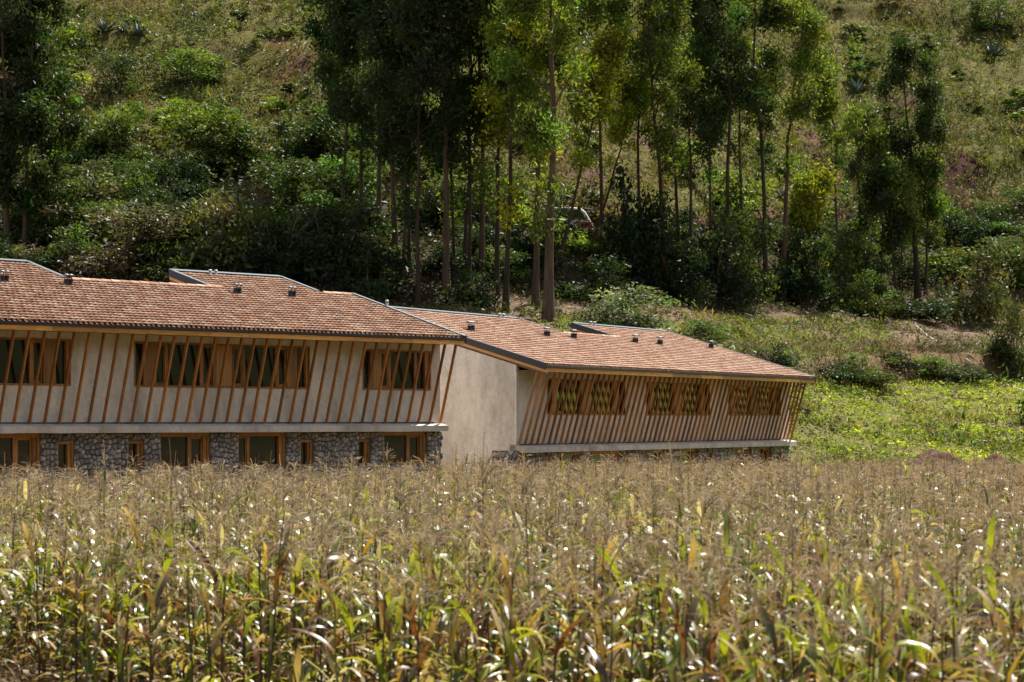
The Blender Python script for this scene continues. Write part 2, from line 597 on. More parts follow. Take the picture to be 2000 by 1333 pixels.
def stone_cells(u0, u1, v0, v1, size, r):
    """rubble pattern: jittered cells that fill a rectangle"""
    nu, nv = max(1, round((u1 - u0) / size)), max(1, round((v1 - v0) / (size * 1.05)))
    pts = []
    for i in range(-1, nu + 1):
        for j in range(-1, nv + 1):
            pts.append((u0 + (i + .5 + r.uniform(-.42, .42) + .25 * (j % 2)) * (u1 - u0) / nu, v0 + (j + .5 + r.uniform(-.42, .42)) * (v1 - v0) / nv))
    cells = []
    for p in pts:
        if not (u0 < p[0] < u1 and v0 < p[1] < v1): continue
        P = [(u0, v0), (u1, v0), (u1, v1), (u0, v1)]
        for q in pts:
            dx, dy = q[0] - p[0], q[1] - p[1]
            d2 = dx * dx + dy * dy
            if d2 < 1e-9 or d2 > (size * 3) ** 2: continue
            P = clip_poly(P, dx, dy, (dx * (p[0] + q[0]) + dy * (p[1] + q[1])) / 2)
            if not P: break
        if len(P) < 3: continue
        P = np.array(P); c = P.mean(0)
        e = np.linalg.norm(P - c, axis=1)
        if e.max() < .03: continue
        P = c + (P - c) * (1 - .014 / np.maximum(e, .03))[:, None]
        cells.append((c, P))
    return cells


STONE_COLS = [(.27, .245, .245), (.21, .19, .195), (.33, .30, .295), (.24, .205, .18), (.29, .255, .225), (.18, .165, .17), (.38, .35, .335), (.25, .235, .25)]


def stone_soup(c, P, r, put):
    """one stone; put(u, v, depth) maps wall coordinates to the house's axes, depth measured outwards"""
    s = Soup(); n = len(P)
    h = r.uniform(.05, .095)
    col = np.array(STONE_COLS[r.integers(len(STONE_COLS))]) * r.uniform(.8, 1.2)
    ring = lambda k, d: [put(*(c + (p - c) * k), d) for p in P]
    V = ring(1, 0) + ring(.99, h * .55) + ring(.72, h) + [put(c[0], c[1], h * 1.08)]
    Q = [(i, (i + 1) % n, n + (i + 1) % n, n + i) for i in range(n)] + [(n + i, n + (i + 1) % n, 2 * n + (i + 1) % n, 2 * n + i) for i in range(n)]
    T = [(2 * n + i, 2 * n + (i + 1) % n, 3 * n) for i in range(n)]
    s.add(V, Q, T, col)
    return s


def wall_cells(s, x0, x1, z0, z1, y0, y1, holes, m=0):
    """wall of boxes with rectangular openings (x0,x1,z0,z1)"""
    xs = sorted({x0, x1, *[h[0] for h in holes if x0 < h[0] < x1], *[h[1] for h in holes if x0 < h[1] < x1]})
    for a, b in zip(xs[:-1], xs[1:]):
        cuts = sorted([(max(h[2], z0), min(h[3], z1)) for h in holes if h[0] < (a + b) / 2 < h[1]])
        z = z0
        for c0, c1 in cuts:
            if c0 > z + 1e-4: box(s, a, b, y0, y1, z, c0, m=m)
            z = max(z, c1)
        if z1 > z + 1e-4: box(s, a, b, y0, y1, z, z1, m=m)


def window(root, x0, x1, z0, z1, layout, y=0.0, head=.06, jamb=.05, depth=.2):
    """timber window set into the wall; layout lists (kind, width) from left to right"""
    f = Soup()
    p = .012
    box(f, x0, x0 + jamb, y - p, y + depth, z0, z1); box(f, x1 - jamb, x1, y - p, y + depth, z0, z1)
    box(f, x0 + jamb, x1 - jamb, y - p, y + depth, z0, z0 + .06); box(f, x0 + jamb, x1 - jamb, y - p, y + depth, z1 - head, z1)
    w = f.build('window', M['frame'], root)
    tot = sum(q for _, q in layout); k = (x1 - x0 - 2 * jamb) / tot
    x = x0 + jamb; a, b = z0 + .06, z1 - head
    for kind, q in layout:
        e = x + q * k
        if kind == 'panel':
            s = Soup(); n = max(2, round((e - x) / .075))
            for i in range(n):
                u = x + (e - x) * i / n; v = x + (e - x) * (i + 1) / n
                box(s, u + .004, v - .004, y + .05 + .004 * (i % 2), y + .11, a, b)
            box(s, x, e, y + .11, y + .15, a, b)
            s.build('wood_panel', M['panel'], w)
        elif kind == 'mullion':
            s = Soup(); box(s, x, e, y + .07, y + .17, a, b); s.build('mullion', M['frame'], w)
        elif kind == 'jamb':
            s = Soup(); box(s, x, e, y + .03, y + .19, a, b); s.build('jamb', M['frame'], w)
        elif kind in ('pane', 'sash'):
            if kind == 'sash':
                s = Soup(); t = .045
                box(s, x, x + t, y + .09, y + .15, a, b); box(s, e - t, e, y + .09, y + .15, a, b)
                box(s, x + t, e - t, y + .09, y + .15, a, a + .09); box(s, x + t, e - t, y + .09, y + .15, b - .07, b)
                s.build('sash', M['frame'], w)
                g0, g1, h0, h1 = x + t, e - t, a + .09, b - .07
            else: g0, g1, h0, h1 = x, e, a, b
            s = Soup(); box(s, g0, g1, y + .125, y + .14, h0, h1); s.build('pane', M['glass'], w)
        x = e
    return w


PS = [('pane', .34), ('jamb', .16), ('panel', .36)]
WIN3 = [('sash', .34), ('mullion', .12), ('pane', 1.28), ('mullion', .12), ('sash', .38), ('jamb', .14)]
WIDE = PS + WIN3 + [('panel', .66)] + [('jamb', .06)] + WIN3[:-1][::-1] + [('jamb', .14), ('panel', .32), ('pane', .36), ('jamb', .1)]
NARROW = PS + WIN3[:1] + [('mullion', .12), ('pane', 1.1), ('mullion', .12), ('pane', .34), ('jamb', .22)]
TWIN = [('pane', .4), ('jamb', .14), ('panel', .3), ('sash', .5), ('pane', 1.5), ('jamb', .16), ('panel', .7), ('sash', .5), ('pane', 1.5), ('jamb', .2), ('panel', .3), ('pane', .4)]


def vent(root, fr, x, y, pipes, h, r=.075, mat='soot', capmat='cap', wide=.30):
    """flue pipes standing straight up out of the roof under one little metal hat"""
    for i in range(pipes):
        px = x + (i - (pipes - 1) / 2) * (.17 if pipes < 3 else .13)
        z = fr.rz(y)
        s = Soup(); tube(s, [(px, y, z - .1), (px, y, z + .02), (px, y, z + h)], [r * 1.35, r, r], 10, cap=True)
        p = s.build('vent_pipe', M[mat], root, True)
        c = Soup()
        if mat == 'soot':
            for q in range(3):
                a = q * 2 * PI / 3 + .5
                bar(c, (px + r * .8 * math.cos(a), y + r * .8 * math.sin(a), z + h), (px + r * .8 * math.cos(a), y + r * .8 * math.sin(a), z + h + .12), .012, .012, (1, 0, 0))
            tube(c, [(px, y, z + h + .10), (px, y, z + h + .105), (px, y, z + h + .155), (px, y, z + h + .16)], [.02, wide / 2, .03, .004], 10)
        else:
            tube(c, [(px, y, z + h - .01), (px, y, z + h + .035), (px, y, z + h + .05), (px, y, z + h + .055)], [r * 1.3, r * 1.3, r * .9, .004], 10)
        c.build('vent_cap', M[capmat], p, True)


def house(fr, x0, x1, wx0, wx1, zs, bays, ridge_runs, upper, lower, name, label, n_single, slat_xs, left_open):
    """x0..x1 roof, wx0..wx1 walls, zs underside of the ledge; bays = roof strips that run on past the ridge"""
    root = empty(name, (*fr.o, 0), fr.a)
    tag(root, label, 'house')
    ze, RY, BY, ov = fr.ze, 4.3, 6.35, fr.over
    zg = zs - 3.3
    # --- walls
    s = Soup(); e = .002
    holes = [(w[0], w[1], w[2], w[3]) for w in upper]
    wall_cells(s, wx0 + .26, wx1 - .26, zs + .31, ze + .05, 0, .26, holes)
    for a, b in ((wx0, wx0 + .26), (wx1 - .26, wx1)):      # end walls follow the roof
        hexa(s, [(a, 0, zg), (b, 0, zg), (b, RY, zg), (a, RY, zg)], [(x, y, fr.rz(y) - .32) for x, y in ((a, 0), (b, 0), (b, RY), (a, RY))])
        hexa(s, [(a, RY, zg), (b, RY, zg), (b, 9, zg), (a, 9, zg)], [(x, y, fr.rz(2 * RY - y) - .32) for x, y in ((a, RY), (b, RY), (b, 9), (a, 9))])
    box(s, wx0 + .26, wx1 - .26, 8.74, 9, zg, fr.rz(2 * RY - 9) - .32)
    s.build('wall', M['plaster'], root)
    s = Soup()
    lh = [(w[0], w[1], w[2], w[3]) for w in lower]
    wall_cells(s, wx0 + .26, wx1 - .26, zg, zs, .02, .26, lh)
    s.build('lower_wall', M['mortar'], root)
    s = Soup()
    for cx in ((wx1,) if not left_open else (wx0,)):
        box(s, cx - .012, cx + .008, -.008, .014, zs + .31, ze + .02)
    s.build('corner_bead', M['bead'], root)
    # --- ledge with its weathered slope
    s = Soup()
    n = 40; xs = np.linspace(wx0, wx1, n + 1); rr = np.random.default_rng(5)
    dz = rr.normal(0, .004, n + 1)
    for i in range(n):
        a, b, p, q = xs[i], xs[i + 1], dz[i], dz[i + 1]
        hexa(s, [(a, -.41, zs + p), (b, -.41, zs + q), (b, .26, zs + q), (a, .26, zs + p)],
             [(a, -.41, zs + .195 + p), (b, -.41, zs + .195 + q), (b, .26, zs + .31), (a, .26, zs + .31)])
    s.build('ledge', M['ledge'], root)
    # --- slats
    for i, x in enumerate(slat_xs):
        r = random.Random(i * 7 + 3)
        s = Soup()
        bar(s, (x + r.uniform(-.012, .012), -.07, zs + .285), (x + r.uniform(-.012, .012), -.80, ze + .03), .055, .085, (0, -1, 0))
        s.build('slat', M['slat'], root)
    # --- roof
    s = Soup()
    q = [(x0, -ov), (x1, -ov), (x1, RY), (x0, RY)]
    hexa(s, [(x, y, fr.rz(y) - .10) for x, y in q], [(x, y, fr.rz(y) - .012) for x, y in q])
    q = [(x0, RY), (x1, RY), (x1, 9.6), (x0, 9.6)]
    hexa(s, [(x, y, fr.rz(2 * RY - y) - .10) for x, y in q], [(x, y, fr.rz(2 * RY - y) - .012) for x, y in q])
    for a, b in bays:
        q = [(a, RY), (b, RY), (b, BY), (a, BY)]
        hexa(s, [(x, y, fr.rz(y) - .10) for x, y in q], [(x, y, fr.rz(y) - .010) for x, y in q])
    roof = s.build('roof', M['pan'], root)
    # tiles
    cols, rows = .193, .315
    P = []
    rr = np.random.default_rng(11)
    cph, sph = 1 / math.hypot(1, .3), .3 / math.hypot(1, .3)
    nx = int((x1 - x0 - .12) / cols)
    for ix in range(nx):
        x = x0 + .10 + ix * cols
        iy = 0
        while True:
            y = -ov - .05 + iy * rows * cph
            lim = BY - .2 if any(a + .08 < x < b - .08 for a, b in bays) else RY - .10
            if y + .3 > lim + .1: break
            P.append((x, y)); iy += 1
    P = np.array(P)
    P[:, 0] += rr.normal(0, .006, len(P)); P[:, 1] += rr.normal(0, .012, len(P))
    patch = wob(P[:, 0], P[:, 1], .9, 31) * 3 + rr.normal(0, 2.2, len(P))
    var = (np.round(patch + rr.uniform(0, 12, len(P))).astype(int)) % len(TILES)
    rotz = rr.normal(0, .025, len(P))
    W = fr.o[None] + P[:, :1] * fr.d + P[:, 1:] * fr.n
    pxs = 1000 + W[:, 0] / W[:, 1] * F
    rank = W[:, 1] + np.where((pxs > 3) & (pxs < 1995), 0, 1e3)
    single = set(np.argsort(rank)[:n_single].tolist())
    big = Soup()
    phi = math.atan(.3)
    for k in range(len(TILES)):
        V, Q, T, C = TILES[k].arrays()
        idx = [i for i in np.nonzero(var == k)[0] if i not in single]
        for i in idx:
            c, sn = math.cos(rotz[i]), math.sin(rotz[i])
            U = np.stack([V[:, 0] * c - V[:, 1] * sn, V[:, 0] * sn + V[:, 1] * c, V[:, 2]], 1)
            x, y = P[i]
            big.add(np.stack([U[:, 0] + x, U[:, 1] * cph - U[:, 2] * sph + y, U[:, 1] * sph + U[:, 2] * cph + fr.rz(y)], 1), Q, None, C)
    tag(big.build('tiles', M['tile'], roof, True), kind='stuff')
    for i in single:
        x, y = P[i]
        o = link('tile', TILE_MESH[var[i]], roof, (x, y, fr.rz(y)))
        o.rotation_euler = (Matrix.Rotation(phi, 3, 'X') @ Matrix.Rotation(rotz[i], 3, 'Z')).to_euler()
    # ridge tiles
    for a, b in ridge_runs:
        n = int((b - a) / .38)
        for i in range(n):
            xa = a + (b - a) * i / n; xb = a + (b - a) * (i + 1) / n + .03
            s = Soup(); t = np.linspace(0, PI, 7); V = []
            for x, rd in ((xa, .105), (xb, .09)):
                V += [(x, RY + math.cos(v) * rd, fr.rz(RY) + math.sin(v) * rd) for v in t]
            s.add(V, [(j, j + 1, 8 + j, 7 + j) for j in range(6)], None, TILE_COLS[(i * 5 + 2) % 12])
            s.build('ridge_tile', M['tile'], root, True)
    # fascia boards and gutter along the eave
    L = x0
    k = 0
    while L < x1 - .05:
        E2 = min(L + (3.1, 2.4, 3.6, 2.8)[k % 4], x1)
        if x1 - E2 < .8: E2 = x1
        s = Soup(); box(s, L + .002, E2 - .002, -ov, -ov + .045, ze, ze + .155)
        s.build('fascia_board', M['fascia'], root); L = E2; k += 1
    s = Soup(); box(s, x0, x1, -ov - .07, -ov + .06, ze + .158, ze + .238); s.build('gutter', M['black'], root)
    s = Soup(); box(s, x0 + .03, x1 - .03, -ov + .047, -.002, ze + .03, ze + .06); s.build('soffit', M['brown'], root)
    # verges
    def verge(x, y0, y1, side):
        s = Soup(); slopebox(s, fr, x - .07, x + .07, y0, y1, .065, .095); slopebox(s, fr, x + (.03 if side > 0 else -.07), x + (.07 if side > 0 else -.03), y0, y1, -.16, .064)
        s.build('verge_flashing', M['flash'], root)
    def left_verge(x, y0, y1):
        s = Soup(); slopebox(s, fr, x - .02, x + .12, y0, y1, .03, .09, m=1); slopebox(s, fr, x - .08, x - .03, y0, y1, -.15, .095)
        s.build('verge_gutter', [M['black'], M['flash']], root)
        s = Soup(); slopebox(s, fr, x - .05, x + .15, y0, y1, -.25, -.152); s.build('verge_board', M['fascia'], root)
        s = Soup(); slopebox(s, fr, x - .02, x + .15, y0, y1, -.34, -.252); s.build('verge_trim', M['brown'], root)
    for a, b in bays:
        s = Soup(); slopebox(s, fr, a, b, BY - .14, BY + .05, .06, .10); slopebox(s, fr, a, b, BY + .01, BY + .05, -.2, .06)
        s.build('ridge_flashing', M['flash'], root)
        if b < x1 - .3: verge(b, RY + .1, BY, 1)
        if a > x0 + .3:
            left_verge(a, RY - .05, BY)
        s = Soup()
        for xa in (a + .04, b - .16):
            hexa(s, [(xa, RY, fr.rz(RY) - .3), (xa + .12, RY, fr.rz(RY) - .3), (xa + .12, BY - .1, fr.rz(2 * RY - BY) - .3), (xa, BY - .1, fr.rz(2 * RY - BY) - .3)],
                 [(x, y, fr.rz(y) - .12) for x, y in ((xa, RY), (xa + .12, RY), (xa + .12, BY - .1), (xa, BY - .1))])
        box(s, a + .04, b - .04, BY - .1, BY, fr.rz(2 * RY - BY) - .3, fr.rz(BY) - .22)
        s.build('bay_wall', M['plaster'], root)
    end = BY if any(abs(b - x1) < .3 for _, b in bays) else RY
    verge(x1, -ov - .05, end, 1)
    if left_open:
        left_verge(x0 + .06, -ov - .05, BY if any(abs(a - x0) < .3 for a, _ in bays) else RY)
    # --- windows
    for w in upper: window(root, *w[:4], w[4])
    for w in lower:
        small = w[1] - w[0] < .9
        window(root, *w[:4], w[4], y=.05, head=.09 if small else .13, jamb=.07, depth=.22)
    # --- stone facing of the ground floor
    rr = np.random.default_rng(23)
    lo = zs - 1.75
    rects = []
    edges = sorted(lh)
    x = wx0
    for h in edges:
        if h[0] > x: rects.append((x, h[0], lo, zs - .002))
        rects.append((h[0], h[1], lo, h[2]))
        if h[3] < zs - .06: rects.append((h[0], h[1], h[3], zs - .002))
        x = h[1]
    rects.append((x, wx1 + .02, lo, zs - .002))
    stones = []
    for u0, u1, v0, v1 in rects:
        if u1 < -19.8 and not left_open: continue
        for c, Pl in stone_cells(u0, u1, v0, v1, .158, rr):
            stones.append((fr.depth(c[0], 0) + (0 if fr.px(c[0], 0) > -5 else 100) + (0 if c[1] > zs - 1.2 else 50), c, Pl, 0))
    ends = [(wx0, 0, .95)] if left_open else [(wx1, 1, 1.5)]
    for ex, right, ylen in ends:
        for c, Pl in stone_cells(-.08, ylen, lo, zs + (.08 if left_open else -.002), .185, rr):
            stones.append((fr.depth(ex, c[0]) + 60, c, Pl, 2 if right else 1))
    stones.sort(key=lambda t: t[0])
    rest = Soup()
    for i, (dd, c, Pl, side) in enumerate(stones):
        put = {0: lambda u, v, d: (u, .02 - d * 1.2, v), 1: lambda u, v, d: (ends[0][0] - .05 - d, u, v), 2: lambda u, v, d: (ends[0][0] + d, u, v)}[side]
        st = stone_soup(c, Pl, rr, put)
        if i < 300 and not left_open:
            o = np.array(put(c[0], c[1], 0))
            st.V = [v - o for v in st.V]
            st.build('stone', M['stone'], root, False, o)
        else:
            V, Q, T, C = st.arrays(); rest.add(V, Q, T, C)
    if rest.n: tag(rest.build('stones', M['stone'], root), kind='stuff')
    if left_open:
        s = Soup(); box(s, wx0 - .055, wx0 - .003, -.1, .93, zg, zs + .07); s.build('plinth_core', M['mortar'], root)
    return root


f1 = Frame(48.0, (0, 643.2), 67.5, 859)
f2 = Frame(63.7, (1067, 726.5), 86.0, 1008)
SMALL = [('pane', .42), ('jamb', .14)]
BIGL = [('pane', 1.2), ('mullion', .13), ('sash', .5), ('jamb', .14)]
BIGR = [('sash', .42), ('mullion', .12), ('pane', 1.25), ('jamb', .16)]
zA, zB = 4.06, 5.43
house1 = house(f1, -26.2, .06, -26, 0, 2.69,
      [(-26.2, -12.45), (-6.52, -1.52)], [(-12.3, -6.0), (-1.42, -.05)],
      [(-22.8, -15.6, zA, zB, WIDE), (-13.25, -6.05, zA, zB, WIDE), (-3.68, -.43, zA, zB - .02, NARROW)],
      [(-18.9, -16.7, 1.60, 2.688, BIGL), (-16.1, -15.48, 1.60, 2.45, SMALL), (-13.5, -12.88, 1.60, 2.45, SMALL), (-12.26, -10.27, 1.60, 2.688, BIGL),
       (-9.12, -7.1, 1.60, 2.688, BIGR), (-6.48, -5.92, 1.60, 2.44, SMALL), (-3.9, -3.33, 1.60, 2.44, SMALL), (-2.71, -.68, 1.60, 2.688, BIGL)],
      'tiled_house', 'long two-storey plaster house in front at left with widely spaced leaning slats', 300,
      [-.04 - .5345 * i for i in range(42)], False)
zA, zB = 3.26, 4.61
BOT = [('sash', .5), ('mullion', .1), ('pane', 1.0), ('jamb', .14)]
house2 = house(f2, .04, 29.05, 0, 28.6, 1.90,
      [(.04, 12.95), (18.42, 29.05)], [(13.05, 18.9)],
      [(2.59, 9.71, zA, zB, TWIN), (11.8, 18.71, zA, zB, TWIN), (20.85, 27.52, zA, zB, TWIN)],
      [(2.34, 2.91, .9, 1.62, SMALL), (3.5, 5.6, .4, 1.898, BOT), (6.5, 9.2, .9, 1.898, BIGL), (9.7, 10.3, .9, 1.62, SMALL), (12.5, 13.6, .4, 1.898, BOT), (15.2, 17.2, .9, 1.898, BIGR),
       (18.25, 18.84, .9, 1.62, SMALL), (21.6, 23.6, .4, 1.898, BOT), (24.5, 26.2, .9, 1.898, BIGL), (27.0, 27.55, .6, 1.60, SMALL)],
      'tiled_house', 'farther two-storey house at right with closely spaced leaning slats below its low roof', 0,
      [.09 + .4925 * i for i in range(59)], True)
for x, n in ((-15.45, 2), (-13.05, 2), (-6.1, 2), (-3.65, 2)): vent(house1, f1, x, 3.42, n, .24)
for x in (-5.0, -4.74): vent(house1, f1, x, 6.08, 1, .17, .05, 'pipe', 'pipe')
vent(house1, f1, .16, 2.7, 1, .22, .05, 'pipe', 'pipe')
for x, n in ((2.9, 3), (9.5, 2), (12.05, 2), (18.35, 2), (21.1, 2), (27.2, 2)): vent(house2, f2, x, 3.3, n, .26, .09 if n == 2 else .08, wide=.42)
for x in (10.9, 11.25, 19.9, 20.3, 28.85): vent(house2, f2, x, 6.12, 1, .2, .06, 'pipe', 'pipe')


# ------------------------------------------------------------------ eucalyptus trees
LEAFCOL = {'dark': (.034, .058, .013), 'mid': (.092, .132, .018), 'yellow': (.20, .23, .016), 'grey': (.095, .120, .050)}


def make_tree(X, Y, Z, H, r0, lean, cb, kind, seed, label, width=1.0, dens=1.0, curve=0.0, group='eucalyptus trees on the slope behind the houses'):
    r = np.random.default_rng(seed)
    root = empty('eucalyptus_tree', (X, Y, Z))
    tag(root, label, 'tree', group)
    n = 12
    t = np.linspace(0, 1, n)
    bend = np.cumsum(r.normal(0, .012 * H, (n, 2)), 0) * .7
    P = np.stack([lean * t ** 1.1 + bend[:, 0] * t + curve * np.sin(t * PI), bend[:, 1] * t, H * t - .25], 1)
    R = r0 * (1 - .93 * t) * (1 + .55 * np.exp(-t * 22))
    tr = Soup()
    bc = np.array([.066, .044, .030]) * r.uniform(.65, 1.5)
    tube(tr, P, R, 8, bc)
    path = lambda u: np.array([np.interp(u, t, P[:, i]) for i in range(3)])
    cen, rad = [], []
    crown_len = H * (1 - cb)
    nl = int(7 + crown_len * .75)
    for i in range(nl):
        u = cb + (1 - cb) * (i + r.uniform(.1, .9)) / nl * .96
        az = r.uniform(0, 2 * PI)
        L = (.07 + .17 * (1 - (u - cb) / (1 - cb)) ** .8) * H * r.uniform(.5, 1.1) * width * (.55 if i < nl * .12 else 1)
        L = min(L, 3.6)
        e = r.uniform(.55, 1.1)
        q = np.linspace(0, 1, 5)
        b = path(u)
        d = np.array([math.cos(az), math.sin(az)])
        br = np.stack([b[0] + d[0] * L * math.cos(e) * q, b[1] + d[1] * L * math.cos(e) * q, b[2] + L * (math.sin(e) * q - .18 * q ** 2)], 1)
        tube(tr, br, np.interp(u, t, R) * .42 * (1 - .8 * q) + .012, 5, bc * 1.15)
        rr = r.uniform(.55, 1.05) * (.9 + .02 * H) * .85
        cen.append(br[-1] + [0, 0, -.15]); rad.append([rr, rr, rr * r.uniform(.8, 1.25)])
        if r.uniform() < .7:
            k = r.uniform(.55, .8); p = br[0] + (br[-1] - br[0]) * k + r.normal(0, .35, 3)
            cen.append(p); rad.append([rr * .75, rr * .75, rr * .8])
        if r.uniform() < .35:
            p = br[-1] + r.normal(0, .8, 3) + [0, 0, -.6]
            cen.append(p); rad.append([rr * .6, rr * .6, rr * .85])
    for i in range(int(nl * .3)):                # short sprays on the bare part of the trunk
        u = r.uniform(max(.2, cb - .2), cb + .05)
        p = path(u) + np.append(r.normal(0, .55, 2), 0)
        tube(tr, [path(u), p], [.03, .012], 4, bc)
        q = r.uniform(.3, .62); cen.append(p); rad.append([q, q, q * 1.25])
    cen.append(P[-1] + [0, 0, -.4]); rad.append([.8, .8, 1.3])
    cen, rad = np.array(cen), np.array(rad)
    nleaf = int(len(cen) * 225 * dens)
    pts, idx = blob_points(cen, rad, nleaf, r, .75)
    pts += r.normal(0, .24, pts.shape)
    base = np.array(LEAFCOL[kind])
    clump = r.uniform(.75, 1.3, (len(cen), 1)) * (1 + r.normal(0, .12, (len(cen), 3)))
    cols = np.clip(base * clump[idx] * r.uniform(.7, 1.35, (nleaf, 1)), .008, .6)
    if kind != 'dark':
        y = r.uniform(size=nleaf) < .06
        cols[y] = np.array([.20, .17, .03]) * r.uniform(.7, 1.3, (y.sum(), 1))
    cr = Soup()
    leaves(cr, pts, .33, .125, cols, r, down=.6)
    tr.build('trunk', M['bark'], root, True)
    cr.build('crown', M['leaf'], root)
    return root


ORD = ['first', 'second', 'third', 'fourth', 'fifth', 'sixth', 'seventh', 'eighth', 'ninth', 'tenth', 'eleventh', 'twelfth', 'thirteenth', 'fourteenth', 'fifteenth', 'sixteenth', 'seventeenth', 'eighteenth']
# photo column and row of the foot, row of the top, trunk width, lean of the top in photo pixels, row where the crown begins, leaf kind, crown width, density
TREES = {
    'dark mass at the left edge': [
        (-28, 470, -150, 13, 10, 330, 'dark', 1.1, 1.2), (14, 500, -120, 15, -8, 400, 'dark', 1.2, 1.3), (45, 505, -60, 12, 22, 390, 'dark', 1.1, 1.2), (82, 470, 40, 9, 6, 330, 'dark', .9, 1.0)],
    'dense grove above the roof joint': [
        (668, 455, -40, 10, 12, 240, 'dark', 1.0, 1.1), (706, 470, -150, 12, -14, 250, 'dark', 1.3, 1.4), (741, 488, -190, 13, -20, 260, 'dark', 1.3, 1.4),
        (772, 520, -160, 16, -10, 290, 'dark', 1.2, 1.3), (787, 545, -60, 9, -8, 270, 'dark', .9, 1.0), (799, 535, -110, 9, -10, 280, 'dark', 1.0, 1.0),
        (817, 592, -150, 11, -14, 300, 'dark', 1.0, 1.1), (872, 572, -170, 17, -4, 260, 'dark', 1.1, 1.2), (887, 545, -90, 9, 4, 300, 'mid', .8, .8),
        (907, 548, -120, 11, 4, 290, 'dark', .9, .9), (917, 560, -140, 10, 10, 240, 'mid', .9, .9), (940, 552, -190, 15, 12, 230, 'dark', 1.0, 1.0),
        (970, 578, -150, 13, 6, 270, 'mid', 1.0, 1.0), (987, 608, -120, 14, 42, 310, 'yellow', .9, 1.0), (1046, 600, -150, 16, 14, 290, 'mid', 1.0, 1.0),
        (1071, 627, -190, 25, 24, 330, 'mid', 1.1, 1.1), (1090, 520, 75, 10, 112, 240, 'yellow', .9, .9), (1150, 505, 160, 9, 92, 265, 'yellow', .8, .9)],
    'slender row behind the far roof': [
        (1176, 500, -120, 11, 10, 150, 'mid', .9, .8), (1250, 545, -70, 10, -12, 190, 'mid', .9, .8), (1298, 578, -120, 13, -14, 300, 'mid', .9, .9), (1326, 500, -60, 9, -8, 230, 'mid', .8, .8), (1350, 540, -100, 9, -14, 240, 'dark', .8, .9),
        (1389, 520, -40, 8, 0, 270, 'dark', .8, .9), (1420, 577, -130, 12, -8, 290, 'dark', 1.0, 1.0), (1449, 500, -90, 9, -12, 250, 'mid', .8, .8), (1496, 582, -140, 13, -8, 230, 'dark', .9, 1.0),
        (1528, 586, 6, 14, 20, 255, 'mid', 1.15, .95), (1605, 597, 335, 8, 2, 480, 'yellow', 1.3, 1.1), (1640, 560, 140, 8, -18, 300, 'mid', .9, .8), (1677, 520, 215, 9, 6, 430, 'grey', 1.1, .8)],
    'thin group farthest right': [
        (1722, 560, 250, 6, -6, 420, 'mid', 1.0, .8), (1754, 597, 330, 7, -34, 470, 'dark', .9, .7), (1763, 590, 330, 5, 2, 440, 'mid', .8, .6), (1793, 586, 82, 14, -8, 370, 'dark', .95, 1.05), (1808, 578, 300, 8, 10, 430, 'mid', .9, .8)],
}
k = 0
for zone, rows in TREES.items():
    for i, (px, py, top, wpx, lean, cbot, kind, wd, dn) in enumerate(rows):
        X, Y, Z = at(px, py)
        sc = F / Y
        H = (py - top) / sc
        look = {'dark': 'dark eucalyptus', 'mid': 'mid-green eucalyptus', 'yellow': 'yellow-green eucalyptus', 'grey': 'pale-branched eucalyptus'}[kind]
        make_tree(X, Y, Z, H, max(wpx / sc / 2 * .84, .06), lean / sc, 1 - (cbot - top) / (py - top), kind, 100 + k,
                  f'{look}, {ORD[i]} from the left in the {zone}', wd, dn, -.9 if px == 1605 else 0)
        k += 1

# ------------------------------------------------------------------ shrubs
SHRUBCOL = {'dark': (.022, .037, .012), 'mid': (.048, .072, .016), 'green': (.082, .130, .016), 'bright': (.15, .21, .020), 'olive': (.082, .092, .030), 'grey': (.135, .165, .090),  # dark and mid lowered further to put woodland shade into the leaves
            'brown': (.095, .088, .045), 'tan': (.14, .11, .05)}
SHRUBS = {}


def shrub_mesh(kind, big, seed):
    r = np.random.default_rng(seed)
    n = 18 if big else 6
    cen = r.uniform(-1, 1, (n, 3)) * [.34, .34, .36] + [0, 0, .47]
    cen[: n // 3, 2] = r.uniform(.12, .3, n // 3)
    rad = np.full((n, 3), .19) * r.uniform(.7, 1.35, (n, 1)); rad[:, 2] *= .85
    m = 2600 if big else 420
    pts, idx = blob_points(cen, rad, m, r, .5)
    pts[:, 2] = np.abs(pts[:, 2])
    c = np.array(SHRUBCOL[kind]) * (r.uniform(.65, 1.4, (n, 1)) * (1 + r.normal(0, .1, (n, 3))))[idx] * r.uniform(.7, 1.35, (m, 1))
    s = Soup()
    leaves(s, pts, .062 if big else .15, .032 if big else .07, np.clip(c, .006, .7), r, down=-.15)
    for i in range(n // 2):
        e = cen[i] * [.9, .9, 1]
        tube(s, [(0, 0, -.05), tuple(e * [.4, .4, .5]), tuple(e)], [.018, .012, .004], 4, (.11, .085, .06), 1)
    return s.mesh('shrub', [M['leaf'] if kind in ('dark', 'mid', 'grey') else M['scrub'], M['bark']])


def shrub(kind, big, X, Y, Z, w, h, label, group, r):
    key = (kind, big, r.randrange(3 if big else 4))
    if key not in SHRUBS: SHRUBS[key] = shrub_mesh(*key[:2], seed=sum(map(ord, kind)) + key[2] * 17 + big)
    o = link('shrub', SHRUBS[key], None, (X, Y, Z - .05 * h), (0, 0, r.uniform(0, 6.28)), (w, w * r.uniform(.85, 1.1), h))
    return tag(o, label, 'shrub', group)


